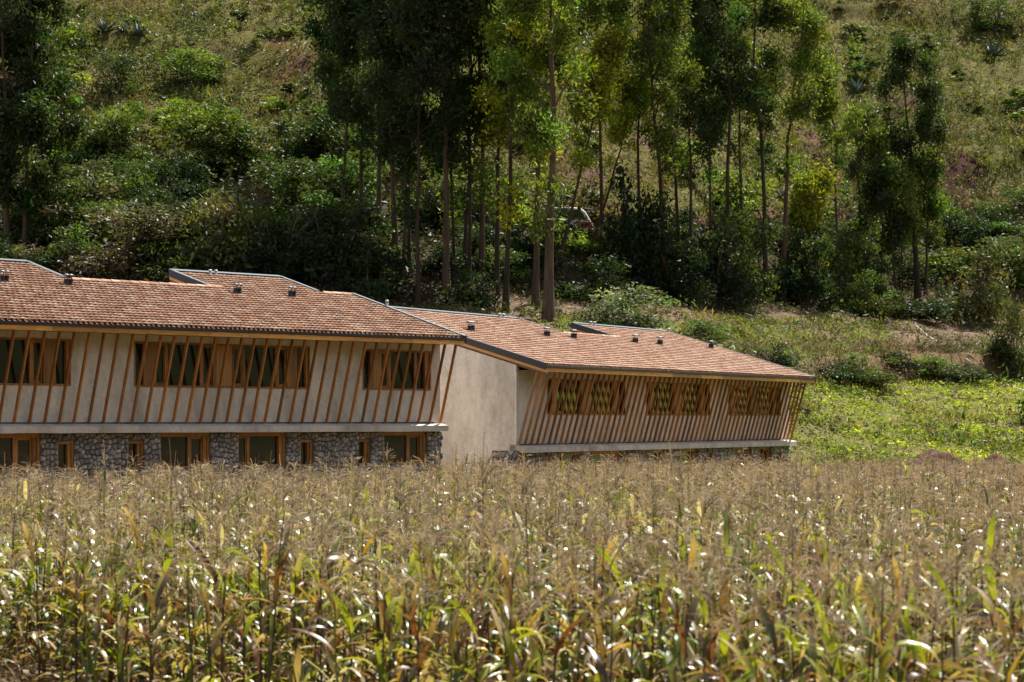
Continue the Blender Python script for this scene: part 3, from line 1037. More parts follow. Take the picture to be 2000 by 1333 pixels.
rs = random.Random(4)
NAMED = [  # photo column and row of the foot, width and height in photo pixels, kind, label
    (1243, 560, 125, 260, 'dark', 'very dark dense tall bush right of the parked van'),
    (1228, 652, 185, 95, 'grey', 'pale grey-green willowy bush just behind the far roof'),
    (1150, 590, 150, 95, 'dark', 'dark round bush below the parked van'),
    (1108, 490, 115, 58, 'bright', 'bright green low bush hiding the lower half of the van'),
    (1165, 480, 60, 36, 'green', 'small green bush under the front of the van'),
    (1325, 590, 120, 150, 'dark', 'dark bush left of the slender trunks'),
    (1392, 590, 140, 190, 'dark', 'tall dark bush among the slender trunks'),
    (1462, 585, 130, 180, 'mid', 'leafy bush with glinting leaves between two slender trunks'),
    (1570, 598, 140, 190, 'dark', 'dark bush beside the tree with the split top'),
    (1660, 600, 120, 150, 'mid', 'mid-green bush below the pale-branched tree'),
    (1708, 618, 95, 95, 'mid', 'round leafy bush at the foot of the right-hand trees'),
    (1790, 625, 120, 60, 'dark', 'low dark plants round the right-hand tree foot'),
    (1435, 420, 170, 110, 'bright', 'sunlit green bush behind the slender trunks'),
    (1330, 330, 110, 60, 'bright', 'sunlit clump seen through the trunks higher up'),
    (1895, 630, 150, 165, 'olive', 'loose olive bush right of the thin trees'),
    (1990, 740, 90, 150, 'olive', 'olive bush cut by the right edge above the field'),
    (1975, 560, 110, 100, 'mid', 'mid-green bush on the right edge'),
    (1845, 545, 140, 75, 'green', 'low green bush under the hedge at right'),
    (1855, 475, 120, 45, 'green', 'clipped green hedge along the terrace at right'),
    (1950, 480, 110, 50, 'green', 'hedge at the right end of the terrace'),
    (1990, 425, 90, 60, 'mid', 'shrub beside the red cutting at the right edge'),
    (1960, 700, 100, 40, 'mid', 'low green plants along the bank foot at right'),
    (1800, 735, 110, 38, 'green', 'green clump against the dry grass bank'),
    (1690, 748, 140, 60, 'mid', 'dark green clump in the middle of the dry bank'),
    (1500, 722, 90, 50, 'dark', 'dark plant hanging over the bank beside the far roof'),
    (230, 545, 205, 145, 'brown', 'large brownish bush behind the long roof'),
    (430, 535, 180, 195, 'olive', 'olive small tree behind the raised roof bay'),
    (400, 345, 165, 155, 'green', 'large domed green bush on the left slope'),
    (355, 240, 90, 55, 'bright', 'bright bush above the domed bush'),
    (225, 345, 120, 155, 'green', 'upright green bush left of the domed bush'),
    (150, 330, 120, 110, 'green', 'spreading green bush below the ruined wall'),
    (100, 480, 140, 130, 'mid', 'mid-green bush at the foot of the left tree mass'),
    (135, 440, 90, 70, 'mid', 'greyish-green bush above the long roof at left'),
    (260, 380, 110, 100, 'mid', 'bush with yellow sprigs over the stone terrace wall'),
    (330, 460, 120, 60, 'olive', 'low bush under the stone terrace wall'),
    (50, 525, 100, 55, 'olive', 'low olive bush behind the roof at the left edge'),
    (118, 535, 55, 60, 'bright', 'small bright bush beside the paired roof vents'),
    (110, 150, 150, 145, 'green', 'green tree-like bush above the ruined wall'),
    (390, 165, 130, 80, 'green', 'green bush on the upper left slope'),
    (225, 190, 100, 90, 'mid', 'round bush right of the ruined wall'),
    (620, 330, 140, 140, 'mid', 'dense bush left of the grove'),
    (590, 430, 150, 110, 'mid', 'bush under the left side of the grove'),
    (690, 400, 130, 110, 'green', 'green bush behind the first grove trunks'),
    (660, 560, 190, 160, 'dark', 'very dark bush behind the middle of the long roof'),
    (720, 590, 150, 110, 'dark', 'dark bush left of the grove trunks above the roof'),
    (510, 545, 110, 90, 'dark', 'dark bush behind the right roof bay'),
    (545, 215, 70, 30, 'bright', 'low bright bush on the slope left of the grove'),
    (855, 440, 130, 110, 'mid', 'bush seen between the grove trunks'),
    (1000, 440, 130, 120, 'mid', 'bush behind the right part of the grove'),
    (930, 600, 110, 80, 'dark', 'dark low bush among the grove trunks'),
    (1945, 60, 90, 60, 'mid', 'dark-leaved bush at the top right corner'),
    (1545, 742, 90, 42, 'dark', 'dark tuft at the bank foot just right of the far roof'),
    (1625, 746, 100, 46, 'dark', 'dark shrub under the dry bank beside the clump'),
    (1750, 722, 90, 40, 'dark', 'dark hanging plant on the face of the dry bank'),
    (1870, 745, 110, 40, 'dark', 'long dark shrub at the bank foot towards the hose'),
    (1380, 668, 90, 45, 'mid', 'low plant on the grassy bank above the far roof'),
    (1440, 745, 60, 30, 'mid', 'low plant at the corner of the far roof'),
]
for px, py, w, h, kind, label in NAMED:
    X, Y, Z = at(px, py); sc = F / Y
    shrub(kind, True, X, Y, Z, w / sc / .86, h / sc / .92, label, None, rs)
sh = shrub('mid', True, 31.5, 136.5, float(zf(31.5, 136.5)), 5.5, 5.5, 'broad bush just outside the right edge of the bean field', None, rs)
for i in range(122):                              # thicket under and behind the trees
    while True:
        px = rs.uniform(-20, 2020) if i < 84 else rs.uniform(100, 740)
        X, Y, Z = at(px, rs.uniform(425, 560) if i < 84 else rs.uniform(300, 520))
        w = Y - float(tree_line(X))
        if 2 < w < (25 if i < 84 else 36) and not 1105 < px < 1170: break
    kind = rs.choice(['dark', 'dark', 'mid', 'mid', 'green', 'olive'])
    sz = rs.uniform(2.2, 4.2) if i < 84 else rs.uniform(3.2, 5.2)
    py = HZ - (Z - CZ) / Y * F
    hue = {'dark': 'very dark', 'mid': 'dark green', 'green': 'green', 'olive': 'olive'}[kind]
    side = ('under the left tree mass' if px < 120 else 'behind the long roof at left' if px < 330 else 'behind the raised roof bay' if px < 560 else 'left of the grove' if px < 740 else
            'among the grove trunks' if px < 1100 else 'behind the dark tall bush' if px < 1290 else 'among the slender trunks' if px < 1560 else 'beside the pale-branched tree' if px < 1710 else
            'among the thin right-hand trees' if px < 1830 else 'below the hedge at the right edge')
    shrub(kind, True, X, Y, Z, sz * 1.15, sz * rs.uniform(.6, .95), f'{"broad" if sz > 3.2 else "small"} {hue} thicket bush {side}, {"above the road" if w > 24 else "by the road" if w > 13 else "lower down"}', 'bushes under the eucalyptus trees', rs)
cnt = 0
while cnt < 116:
    X = rs.uniform(-50, 62); Y = rs.uniform(130, 262)
    T = float(tree_line(X)); w = Y - T
    px = 1000 + X / Y * F; py = HZ - (float(zf(X, Y)) - CZ) / Y * F
    if not (w > 26 and -30 < px < 2030 and -25 < py < 560): continue
    kind = rs.choice(['green', 'green', 'olive', 'bright', 'tan', 'mid', 'mid', 'olive'])
    sz = rs.choice([rs.uniform(.9, 1.7), rs.uniform(1.7, 3.3)])
    hgt = sz * rs.uniform(.6, .95)
    hue = {'green': 'green', 'olive': 'olive', 'bright': 'yellow-green', 'tan': 'dry tan', 'mid': 'dark green', 'brown': 'brownish'}[kind]
    form = 'flat' if hgt / sz < .7 else 'domed' if hgt / sz < .83 else 'upright'
    place = ('beyond the left tree mass' if px < 130 else 'above the ruined wall' if px < 260 and py < 170 else 'above the raised roof bay' if px < 430 else
             'left of the grove' if px < 640 else 'behind the grove, left half' if px < 900 else 'behind the grove, right half' if px < 1180 else
             'behind the slender trunks' if px < 1480 else 'behind the split-topped tree' if px < 1680 else 'behind the thin right-hand trees' if px < 1840 else 'on the slope at the right edge')
    level = 'near the top edge' if py < 110 else 'halfway up' if py < 250 else 'low by the road'
    shrub(kind, False, X, Y, float(zf(X, Y)), sz * 1.25, hgt, f'{"small" if sz < 1.65 else "large"} {form} {hue} shrub {place}, {level}', 'shrubs dotted over the hillside', rs)
    cnt += 1

# ------------------------------------------------------------------ ground cover
def in_view(X, Y, Z, mg=60):
    px = 1000 + X / Y * F; py = HZ - (Z - CZ) / Y * F
    return (px > -mg) & (px < 2000 + mg) & (py > -mg)


def cover(name, n, area, accept, per, spread, L, W, palette, mat, down, flat, seed, hgt, kind_noise=.3):
    r = np.random.default_rng(seed)
    X = r.uniform(area[0], area[1], n); Y = r.uniform(area[2], area[3], n)
    Z = zf(X, Y); w = Y - tree_line(X)
    ok = accept(X, Y, w, r) & in_view(X, Y, Z)
    X, Y, Z = X[ok], Y[ok], Z[ok]
    n = len(X)
    pal = np.array(palette)
    zone = wob(X, Y, kind_noise, seed) * 1.4 + r.normal(0, .35, n)
    c = pal[np.clip(((zone + 1) / 2 * len(pal)).astype(int), 0, len(pal) - 1)] * r.uniform(.7, 1.35, (n, 1))
    size = r.uniform(.55, 1.2, n) * np.where(r.uniform(size=n) < .12, 1.6, 1)
    P = np.stack([X, Y, Z], 1).repeat(per, 0)
    sz = size.repeat(per)
    P[:, :2] += r.normal(0, spread, (n * per, 2)) * sz[:, None]
    P[:, 2] += np.abs(r.normal(0, hgt, n * per)) * sz + L * .2
    s = Soup()
    leaves(s, P, L * sz, W * sz, np.clip(c.repeat(per, 0) * r.uniform(.75, 1.3, (n * per, 1)), .006, .75), r, down, flat)
    return tag(s.build(name, M[mat]), kind='stuff')


HILL = (-58, 72, 150, 275)
cover('hillside_scrub', 50000, HILL, lambda X, Y, w, r: (w > 26) & (w < 100) & (wob(X, Y, .28, 41) + r.normal(0, .3, len(X)) > -.42), 9, .26, .34, .13,
      [(.105, .074, .028), (.11, .092, .026), (.090, .092, .018), (.066, .088, .013), (.085, .108, .015), (.050, .070, .012), (.105, .122, .018)], 'scrub', -.55, 0, 51, .30)
cover('hillside_bushes', 1500, HILL, lambda X, Y, w, r: (w > 27) & (w < 95) & (wob(X, Y, .2, 44) + r.normal(0, .4, len(X)) > 0), 70, .42, .22, .11,
      [(.075, .075, .022), (.050, .075, .014), (.070, .105, .014), (.036, .055, .012), (.085, .098, .016)], 'scrub', -.2, 0, 64, .55)
cover('hillside_grass', 26000, HILL, lambda X, Y, w, r: (w > 26) & (w < 100), 6, .16, .5, .06,
      [(.115, .084, .031), (.095, .088, .023), (.073, .084, .017), (.146, .111, .046), (.100, .100, .022)], 'dry', -1.3, 0, 52, .08)
cover('undergrowth', 26000, (-50, 62, 112, 205), lambda X, Y, w, r: (w > -1) & (w < 27) & (wob(X, Y, .3, 43) * .5 + r.uniform(size=len(X)) < np.clip((w + 1) / 7, 0, 1)), 9, .35, .34, .15,  # leaf colours darkened to deepen the shade under the trees
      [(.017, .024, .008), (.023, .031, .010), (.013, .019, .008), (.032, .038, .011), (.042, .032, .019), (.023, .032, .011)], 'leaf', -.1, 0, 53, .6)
cover('leaf_litter', 30000, (-34, 50, 108, 185), lambda X, Y, w, r: (w > -18.5) & (w < 12), 3, .2, .22, .09,
      [(.196, .141, .104), (.147, .098, .067), (.233, .178, .134), (.122, .080, .052), (.184, .134, .098)], 'dry', 0, .8, 54, .03)
cover('bank_grass', 15000, (-5, 50, 120, 180), lambda X, Y, w, r: (w > -19.5) & (w < -4) & (wob(X, Y, .35, 21) + .3 * wob(X, Y, .9, 22) + r.normal(0, .12, len(X)) > .06) & (X < 30), 8, .2, .30, .06,
      [(.112, .135, .030), (.150, .165, .038), (.090, .120, .026), (.180, .158, .060)], 'bean', -.9, 0, 55, .06)
cover('dry_bank_grass', 9000, (5, 52, 125, 180), lambda X, Y, w, r: (w > -22.5) & (w < -17.2) & (wob(X, Y, .6, 27) + r.normal(0, .3, len(X)) > -.35), 10, .25, .62, .05,
      [(.140, .098, .051), (.112, .076, .040), (.167, .125, .070), (.093, .065, .032), (.061, .065, .021)], 'dry', .55, 0, 56, .3)
cover('bank_weeds', 15000, (-8, 52, 115, 180), lambda X, Y, w, r: (w > -19) & (w < 3) & (wob(X, Y, .9, 34) + r.normal(0, .3, len(X)) > .12), 9, .3, .26, .10,
      [(.07, .085, .02), (.10, .12, .022), (.05, .065, .018), (.12, .09, .045)], 'scrub', -.5, 0, 63, .22)
cover('bank_foot_weeds', 4200, (5, 52, 120, 165), lambda X, Y, w, r: (w > -25) & (w < -18) & (wob(X, Y, .8, 28) > .12), 9, .25, .24, .13,
      [(.072, .104, .024), (.104, .144, .032), (.048, .072, .020)], 'bean', -.3, 0, 57, .28)
cover('bean_plants', 36000, (10, 52, 96, 158), lambda X, Y, w, r: (w < -22) & (Y > 100) & (.55 * np.sin((Y + .12 * X) * 1.9) + wob(X, Y, .25, 29) * .9 + wob(X, Y, 1.1, 30) * .5 + r.normal(0, .3, len(X)) > -.34), 10, .18, .115, .085,
      [(.19, .255, .022), (.25, .30, .03), (.14, .20, .018), (.29, .32, .04), (.20, .265, .022)], 'bean', -.25, .35, 58, .06)
cover('field_clods', 9000, (12, 52, 100, 158), lambda X, Y, w, r: (w < -22) & (Y > 112), 4, .25, .20, .12,
      [(.136, .088, .060), (.096, .060, .040), (.192, .144, .096), (.240, .192, .120)], 'dry', 0, .6, 59, .02)
cover('field_edge_weeds', 7000, (10, 44, 104, 136), lambda X, Y, w, r: (wob(X, Y, .7, 33) + r.normal(0, .2, len(X)) > .15), 9, .3, .30, .10,
      [(.105, .150, .026), (.143, .188, .034), (.075, .112, .026), (.165, .150, .053)], 'bean', -.7, 0, 60, .2)


# ------------------------------------------------------------------ maize field
CORN = {'green': (.062, .098, .014), 'lime': (.235, .255, .016), 'straw': (.34, .25, .115), 'brown': (.12, .070, .030), 'gold': (.33, .19, .020), 'pale': (.46, .40, .25), 'rust': (.14, .045, .015)}


def leaf_arrays(L, w, e0, e1, n, col, tip, r, cols=3, bend=0.0):
    """an arching strap leaf that starts at the origin and leaves along +x"""
    t = np.linspace(0, 1, n + 1)
    e = e0 + (e1 - e0) * t ** 1.2
    st = L / n
    x = np.concatenate([[0], np.cumsum(np.cos(e[:-1]) * st)]); z = np.concatenate([[0], np.cumsum(np.sin(e[:-1]) * st)])
    y = bend * t ** 2 * L
    wd = w * np.clip(np.sin(PI * (t * .86 + .10)) ** .6, .02, 1) * np.where(t > .97, .05, 1)
    tw = r.normal(0, .5) * t
    side = np.stack([-np.sin(tw) * 0, np.cos(tw), np.sin(tw)], 1)
    c = np.stack([x, y, z], 1)
    rows = [c - side * wd[:, None] / 2, c + side * wd[:, None] / 2]
    if cols == 3:
        mid = c - np.stack([np.sin(e) * 0, e * 0, wd * .22], 1)
        rows = [rows[0] + [0, 0, 0], mid, rows[1]]
    V = np.stack(rows, 1).reshape(-1, 3)
    k = len(rows)
    Q = [(i * k + j, i * k + j + 1, (i + 1) * k + j + 1, (i + 1) * k + j) for i in range(n) for j in range(k - 1)]
    C = (np.array(col)[None] * (1 - t[:, None] ** 2) + np.array(tip)[None] * t[:, None] ** 2) * r.uniform(.85, 1.15)
    return V, np.array(Q), C.repeat(k, 0)


def pick_cols(r, u):
    """u: 0 at the foot of the plant, 1 at the top"""
    if r.uniform() < .26 + .52 * u:
        k = r.choice(['green', 'lime', 'green', 'pale'], p=[.40, .32, .14, .14]); tip = r.choice(['lime', 'straw', 'green', 'gold'], p=[.35, .3, .25, .1])
    else:
        k = r.choice(['straw', 'brown', 'gold', 'pale', 'rust'], p=[.36, .44, .06, .10, .04]); tip = r.choice(['straw', 'brown'])
    return CORN[k], CORN[tip]


def lift(r, u):
    """angles at which a leaf leaves the stalk and ends: upright, snapped over or hanging"""
    q = r.uniform()
    if q < .22 + .22 * u: return r.uniform(1.1, 1.45), r.uniform(.1, 1.0)
    if q < .60: return r.uniform(.9, 1.4), r.uniform(-2.3, -1.2)
    if u < .55: return r.uniform(-.4, .7), r.uniform(-2.0, -1.5)
    return r.uniform(.5, 1.2), r.uniform(-1.7, -.6)


def tassel_arrays(r, nb, n, w):
    s = Soup()
    base = np.array([.225, .170, .104]) * r.uniform(.75, 1.3) * np.array([1, r.uniform(.94, 1.04), r.uniform(.85, 1.1)])
    for i in range(nb):
        az = r.uniform(0, 6.28); L = r.uniform(.20, .36)
        e0 = r.uniform(.7, 1.3) if i else 1.5; e1 = r.uniform(-1.3, .2) if i else 1.3
        h = r.uniform(0, .2)
        V, Q, C = leaf_arrays(L if i else .40, w, e0, e1, n, base * r.uniform(.8, 1.25), base * r.uniform(.9, 1.35), r, 2)
        wd = np.linspace(1, .7, n + 1).repeat(2)
        V[:, 1] = np.tile([-w / 2, w / 2], n + 1) * wd
        V[:, 2] += np.tile([-w * .3, w * .3], n + 1)
        c, sn = math.cos(az), math.sin(az)
        s.add(np.stack([V[:, 0] * c - V[:, 1] * sn, V[:, 0] * sn + V[:, 1] * c, V[:, 2] + h], 1), Q, None, np.clip(C, 0, .8))
    return s


def stalk_soup(r, H, k):
    s = Soup()
    t = np.linspace(0, 1, 6 if k > 4 else 3)
    b = np.cumsum(r.normal(0, .012, (len(t), 2)), 0)
    c = np.array(CORN['brown'] if r.uniform() < .6 else CORN['lime']) * r.uniform(.6, .95)
    tube(s, np.stack([b[:, 0], b[:, 1], t * H], 1), .016 * (1 - .65 * t), k, c)
    return s


def ear_soup(r):
    s = Soup()
    c = np.array(CORN[r.choice(['straw', 'pale', 'lime'])])
    t = np.linspace(0, 1, 6)
    tube(s, np.stack([t * .09 + .01, t * 0, t * .21], 1), [.008, .024, .028, .025, .015, .004], 6, c)
    for a in (.5, -.6):
        V, Q, C = leaf_arrays(.16, .03, 1.2, .2 + a * .4, 3, c, c * .8, r, 2)
        s.add(V + [.06, a * .012, .1], Q, None, C)
    return s


def plant_soup(r, near):
    """one whole plant for the mass of the field"""
    H = 1.72
    s = Soup()
    a = stalk_soup(r, H, 4 if near else 3).arrays(); s.add(a[0], a[1], None, a[3])
    nl = 14 if near else 8
    for i in range(nl):
        u = ((i + .5) / nl) ** (1.25 if near else 1); h = .12 + u * 1.45
        az = (i % 2) * PI + r.normal(0, .5) + r.uniform(0, 6.28) * (0 if near else 1)
        L = r.uniform(.38, .66) * (1 - .35 * abs(u - .5)); col, tip = pick_cols(r, u); e0, e1 = lift(r, u); wide = r.uniform(.045, .075)
        if i >= nl - 3 and r.uniform() < .6:         # the flag leaves stay green or bleach pale
            col = CORN[r.choice(['lime', 'pale', 'green', 'straw', 'gold'], p=[.32, .26, .24, .12, .06])]; tip = col; L *= .72; h += .05
        V, Q, C = leaf_arrays(L, wide, e0, e1, 5 if near else 3, col, tip, r, 2)
        c, sn = math.cos(az), math.sin(az)
        s.add(np.stack([V[:, 0] * c - V[:, 1] * sn, V[:, 0] * sn + V[:, 1] * c, V[:, 2] + h], 1), Q, None, C)
    a = tassel_arrays(r, 11 if near else 11, 3 if near else 2, .011 if near else .014).arrays()
    s.add(a[0] + [0, 0, H - .05], a[1], None, a[3], 1)
    if r.uniform() < .6:
        a = ear_soup(r).arrays(); s.add(a[0] + [0, 0, r.uniform(.8, 1.15)], a[1], None, a[3])
    return s.arrays() + (np.concatenate(s.MQ),)


r = np.random.default_rng(77)
n = 40000
Y = 11 + 84 * np.sqrt(r.uniform(0, 1, n)); X = r.uniform(-.245, .245, n) * Y
ok = Y > 15.6 - 1.29 * (X - 3.4) + .5 * np.sin(X * 2.1)
l1 = (np.stack([X, Y], 1) - f1.o) @ np.stack([f1.d, f1.n], 1)
l2 = (np.stack([X, Y], 1) - f2.o) @ np.stack([f2.d, f2.n], 1)
ok &= ((l1[:, 1] < -2.0) | (l1[:, 0] > 1.5)) & (l2[:, 1] < -2.2) & (Y < 90)
X, Y = X[ok], Y[ok]
order = np.argsort(Y); X, Y = X[order], Y[order]
grid, keep = {}, []                                   # thin to plants at least a hand's breadth apart
for i in range(len(X)):
    gx, gy = int(X[i] // .4), int(Y[i] // .4)
    d = .26 if Y[i] < 33 else .30 if Y[i] < 45 else .415
    if all((X[i] - X[j]) ** 2 + (Y[i] - Y[j]) ** 2 > d * d for a in (-1, 0, 1) for b in (-1, 0, 1) for j in grid.get((gx + a, gy + b), ())):
        grid.setdefault((gx, gy), []).append(i); keep.append(i)
X, Y = X[keep], Y[keep]
Z = zf(X, Y)
hs = np.where(Y > 50, np.clip(r.normal(.85, .08, len(X)), .6, 1.0), np.clip(r.normal(.86, .11, len(X)), .55, 1.12)) + .05 * wob(X, Y, .3, 61) 
tall = r.uniform(size=len(X)) < .045
hs[tall] += .20
inside = np.abs(X / Y) < .214
front = Y - (15.6 - 1.29 * (X - 3.4))                 # how deep in the field a plant stands
score = Y + np.where(inside, 0, 1e3) + np.clip(front, 0, 99) * .35
singles = set(np.argsort(score)[:300].tolist())
LEAFM = []
for i in range(36):
    u = (i % 12) / 11; col, tip = pick_cols(r, u)
    e0, e1 = lift(r, u)
    V, Q, C = leaf_arrays(r.uniform(.38, .64), r.uniform(.052, .08), e0, e1, 7, col, tip, r, 3, r.normal(0, .12))
    s = Soup(); s.add(V, Q, None, C); LEAFM.append((u, s.mesh('leaf', M['corn'], True)))
TASM = [tassel_arrays(r, 14, 5, .008).mesh('tassel', M['dry']) for _ in range(7)]
STM = [stalk_soup(r, 1.72, 7).mesh('stalk', M['corn'], True) for _ in range(5)]
EARM = [ear_soup(r).mesh('ear', M['corn'], True) for _ in range(4)]
rp = random.Random(12)
for i in sorted(singles):
    root = empty('corn_plant', (X[i], Y[i], Z[i]), rp.uniform(0, 6.28))
    root.scale = (1, 1, hs[i])
    root.rotation_euler = (rp.gauss(0, .05), rp.gauss(0, .05), root.rotation_euler.z)
    link('stalk', rp.choice(STM), root)
    link('tassel', rp.choice(TASM), root, (0, 0, 1.68), (0, 0, rp.uniform(0, 6.28)))
    ear = rp.random() < .7
    greens = 0
    if ear: link('ear', rp.choice(EARM), root, (0, 0, rp.uniform(.75, 1.1)), (0, 0, rp.uniform(0, 6.28)))
    nl = 12
    for q in range(nl):
        u = ((q + .5) / nl) ** 1.25
        near = [m for v, m in LEAFM if abs(v - u) < .3]
        lm = rp.choice(near); c0 = lm.color_attributes['Col'].data[3].color; greens += c0[1] > c0[0]
        link('leaf', lm, root, (0, 0, .12 + 1.42 * u + rp.uniform(-.06, .06)), (rp.gauss(0, .15), rp.gauss(0, .12), q * PI + rp.gauss(0, .5)), (rp.uniform(.8, 1.1),) * 3)
    px = 1000 + X[i] / Y[i] * F
    mark = ['under the left frame edge', "below the long house's left windows", "below the long house's middle windows", "below the long house's right windows", 'below the bare plaster wall', "below the far house's first windows",
            "below the far house's middle windows", "below the far house's last windows", 'below the bean field', 'below the soil heaps'][int(np.searchsorted([90, 330, 600, 850, 1020, 1220, 1400, 1560, 1760], px))]
    tag(root, f'{"tall" if hs[i] > .95 else "short" if hs[i] < .80 else "middling"}, {"mostly green" if greens > 5 else "half-green" if greens > 2 else "dry"} corn plant {"with" if ear else "without"} ear, '
        f'{"frontmost" if front[i] < .6 else "second" if front[i] < 1.2 else "third"} row, {mark}', 'corn plant', 'corn plants along the front of the field')
rest = np.array([i for i in range(len(X)) if i not in singles])
for nm, msk, near, nv in (('corn_plants', Y[rest] < 44, True, 24), ('corn_plants', Y[rest] >= 44, False, 24)):
    ids = rest[msk]
    if near: corn = Soup()
    pick = r.integers(0, nv, len(ids))
    for v in range(nv):
        V, Q, T, C, MI = plant_soup(r, near)
        g = ids[pick == v]; m = len(g)
        if not m: continue
        a = r.uniform(0, 6.28, m); c, sn = np.cos(a)[:, None], np.sin(a)[:, None]
        tx, ty = r.normal(0, .06, (m, 1)), r.normal(0, .06, (m, 1))
        VZ = V[None, :, 2] * hs[g][:, None]
        W = np.stack([V[None, :, 0] * c - V[None, :, 1] * sn + X[g][:, None] + tx * VZ, V[None, :, 0] * sn + V[None, :, 1] * c + Y[g][:, None] + ty * VZ, VZ + Z[g][:, None]], -1)
        QQ = (Q[None] + (np.arange(m) * len(V))[:, None, None]).reshape(-1, 4)
        CC = np.tile(C, (m, 1)) * r.uniform(.8, 1.2, (m, 1)).repeat(len(V), 0)
        corn.add(W.reshape(-1, 3), QQ, None, np.clip(CC, 0, .85))
        corn.MQ[-1] = np.tile(MI, m)
tag(corn.build('corn_plants', [M['corn'], M['dry']]), kind='stuff')
print('corn plants', len(X), 'verts', corn.n)
cover('field_straw', 16000, (-16, 16, 12, 45), lambda X, Y, w, r: Y > 13, 5, .2, .35, .03,
      [(.20, .15, .08), (.13, .085, .045), (.26, .20, .12), (.16, .11, .06)], 'dry', 0, .75, 62, .03)

# ------------------------------------------------------------------ agaves
def agave_mesh(seed, tint):
    r = np.random.default_rng(seed)
    s = Soup()
    for i in range(26):
        az = i * 2.4 + r.normal(0, .1); e0 = r.uniform(.15, 1.35); L = r.uniform(.75, 1.05)
        t = np.linspace(0, 1, 5); e = e0 - .35 * t * r.uniform(0, 1.4)
        x = .05 + np.concatenate([[0], np.cumsum(np.cos(e[:-1]) * L / 4)]); z = np.concatenate([[0], np.cumsum(np.sin(e[:-1]) * L / 4)])
        w = np.array([.055, .085, .075, .045, .004]); d = np.array([-math.sin(az), math.cos(az), 0])
        C = np.stack([x * math.cos(az), x * math.sin(az), z], 1)
        dn = np.array([0, 0, -1.0])
        V = np.stack([C - d * w[:, None], C + dn * w[:, None] * .45, C + d * w[:, None]], 1).reshape(-1, 3)
        Q = [(k * 3 + j, k * 3 + j + 1, k * 3 + j + 4, k * 3 + j + 3) for k in range(4) for j in range(2)]
        s.add(V, Q, None, np.array(tint) * r.uniform(.7, 1.3))
    return s.mesh('agave', M['agave'], True)


AG = [agave_mesh(i, c) for i, c in enumerate(((.14, .19, .17), (.19, .235, .225), (.09, .125, .115)))]
for px, py, wpx, v, label in (
        (895, 382, 62, 1, 'large pale agave standing between the grove trunks'), (312, 378, 56, 1, 'pale agave on the stone terrace wall'), (507, 420, 60, 1, 'pale spiky agave below the terrace wall, beside dry branches'),
        (285, 428, 50, 0, 'blue-green agave under the terrace wall'), (318, 455, 46, 0, 'small agave above the olive tree'), (318, 262, 42, 1, 'white-leaved agave beside the domed green bush'),
        (545, 205, 44, 0, 'agave on the open slope left of the grove'), (72, 45, 46, 0, 'leftmost agave of the row at the top left'), (96, 48, 46, 0, 'second agave of the row at the top left'),
        (124, 50, 50, 0, 'third agave of the row at the top left'), (205, 62, 60, 2, 'dark agave right of the top left row'), (243, 62, 40, 0, 'agave beside the dark one on the upper left slope'),
        (272, 68, 56, 2, 'dark agave farthest right on the upper left slope'), (1672, 178, 56, 0, 'agave high on the slope right of the tree with the split top'), (1528, 388, 50, 1, 'agave behind the slender trunks at the road'),
        (1960, 50, 62, 2, 'dark agave at the top right corner'), (1940, 110, 70, 2, 'dark agave on the upper right slope'), (1085, 400, 52, 1, 'agave beside the leaning grove tree'),
        (190, 410, 50, 0, 'agave left of the stone terrace wall'), (1822, 560, 44, 0, 'agave among the thin right-hand trees')):
    X, Y, Z = at(px, py); k = wpx * Y / F / 1.9
    tag(link('agave', AG[v], None, (X, Y, Z - .05), (0, 0, px * .37), (k, k, k * 1.05)), label, 'agave', 'agaves on the slope')

# ------------------------------------------------------------------ ruined adobe wall, terrace wall
X0, Y0, Z0 = at(5, 192); X1, Y1, Z1 = at(114, 196)
root = empty('ruined_wall', (X0, Y0, min(Z0, Z1) - .3), math.atan2(Y1 - Y0, X1 - X0))
tag(root, 'ruined red adobe wall with a pale coping on the left slope', 'wall')
LW = math.hypot(X1 - X0, Y1 - Y0); r = np.random.default_rng(8)
hw = lambda x: 2.35 - .95 * x / LW
row = 0
z = 0
while z < 2.2:
    x = -.3 * (row % 2)
    while x < LW:
        b = min(x + r.uniform(.5, .62), LW); a = max(x, 0)
        if z + .22 < hw((a + b) / 2) and b - a > .1:
            s = Soup(); box(s, a + .01, b - .01, r.uniform(-.02, .02), .42, z, z + .205, np.array([.20, .095, .065]) * r.uniform(.7, 1.2))
            s.build('adobe_block', M['brick'], root)
        x += .6
    z += .22; row += 1
s = Soup(); q = np.linspace(0, LW, 9)
for a, b in zip(q[:-1], q[1:]):
    hexa(s, [(a, -.12, hw(a) - .04), (b, -.12, hw(b) - .04), (b, .54, hw(b) - .04), (a, .54, hw(a) - .04)], [(a, -.12, hw(a) + .06), (b, -.12, hw(b) + .06), (b, .54, hw(b) + .10), (a, .54, hw(a) + .10)], (.33, .25, .19))
s.build('coping', M['brick'], root)
s = Soup(); hexa(s, [(0.02, .03, 0), (LW - .02, .03, 0), (LW - .02, .40, 0), (.02, .40, 0)], [(.02, .03, hw(0) - .05), (LW - .02, .03, hw(LW) - .05), (LW - .02, .40, hw(LW) - .05), (.02, .40, hw(0) - .05)], (.10, .05, .035))
s.build('wall_core', M['brick'], root)

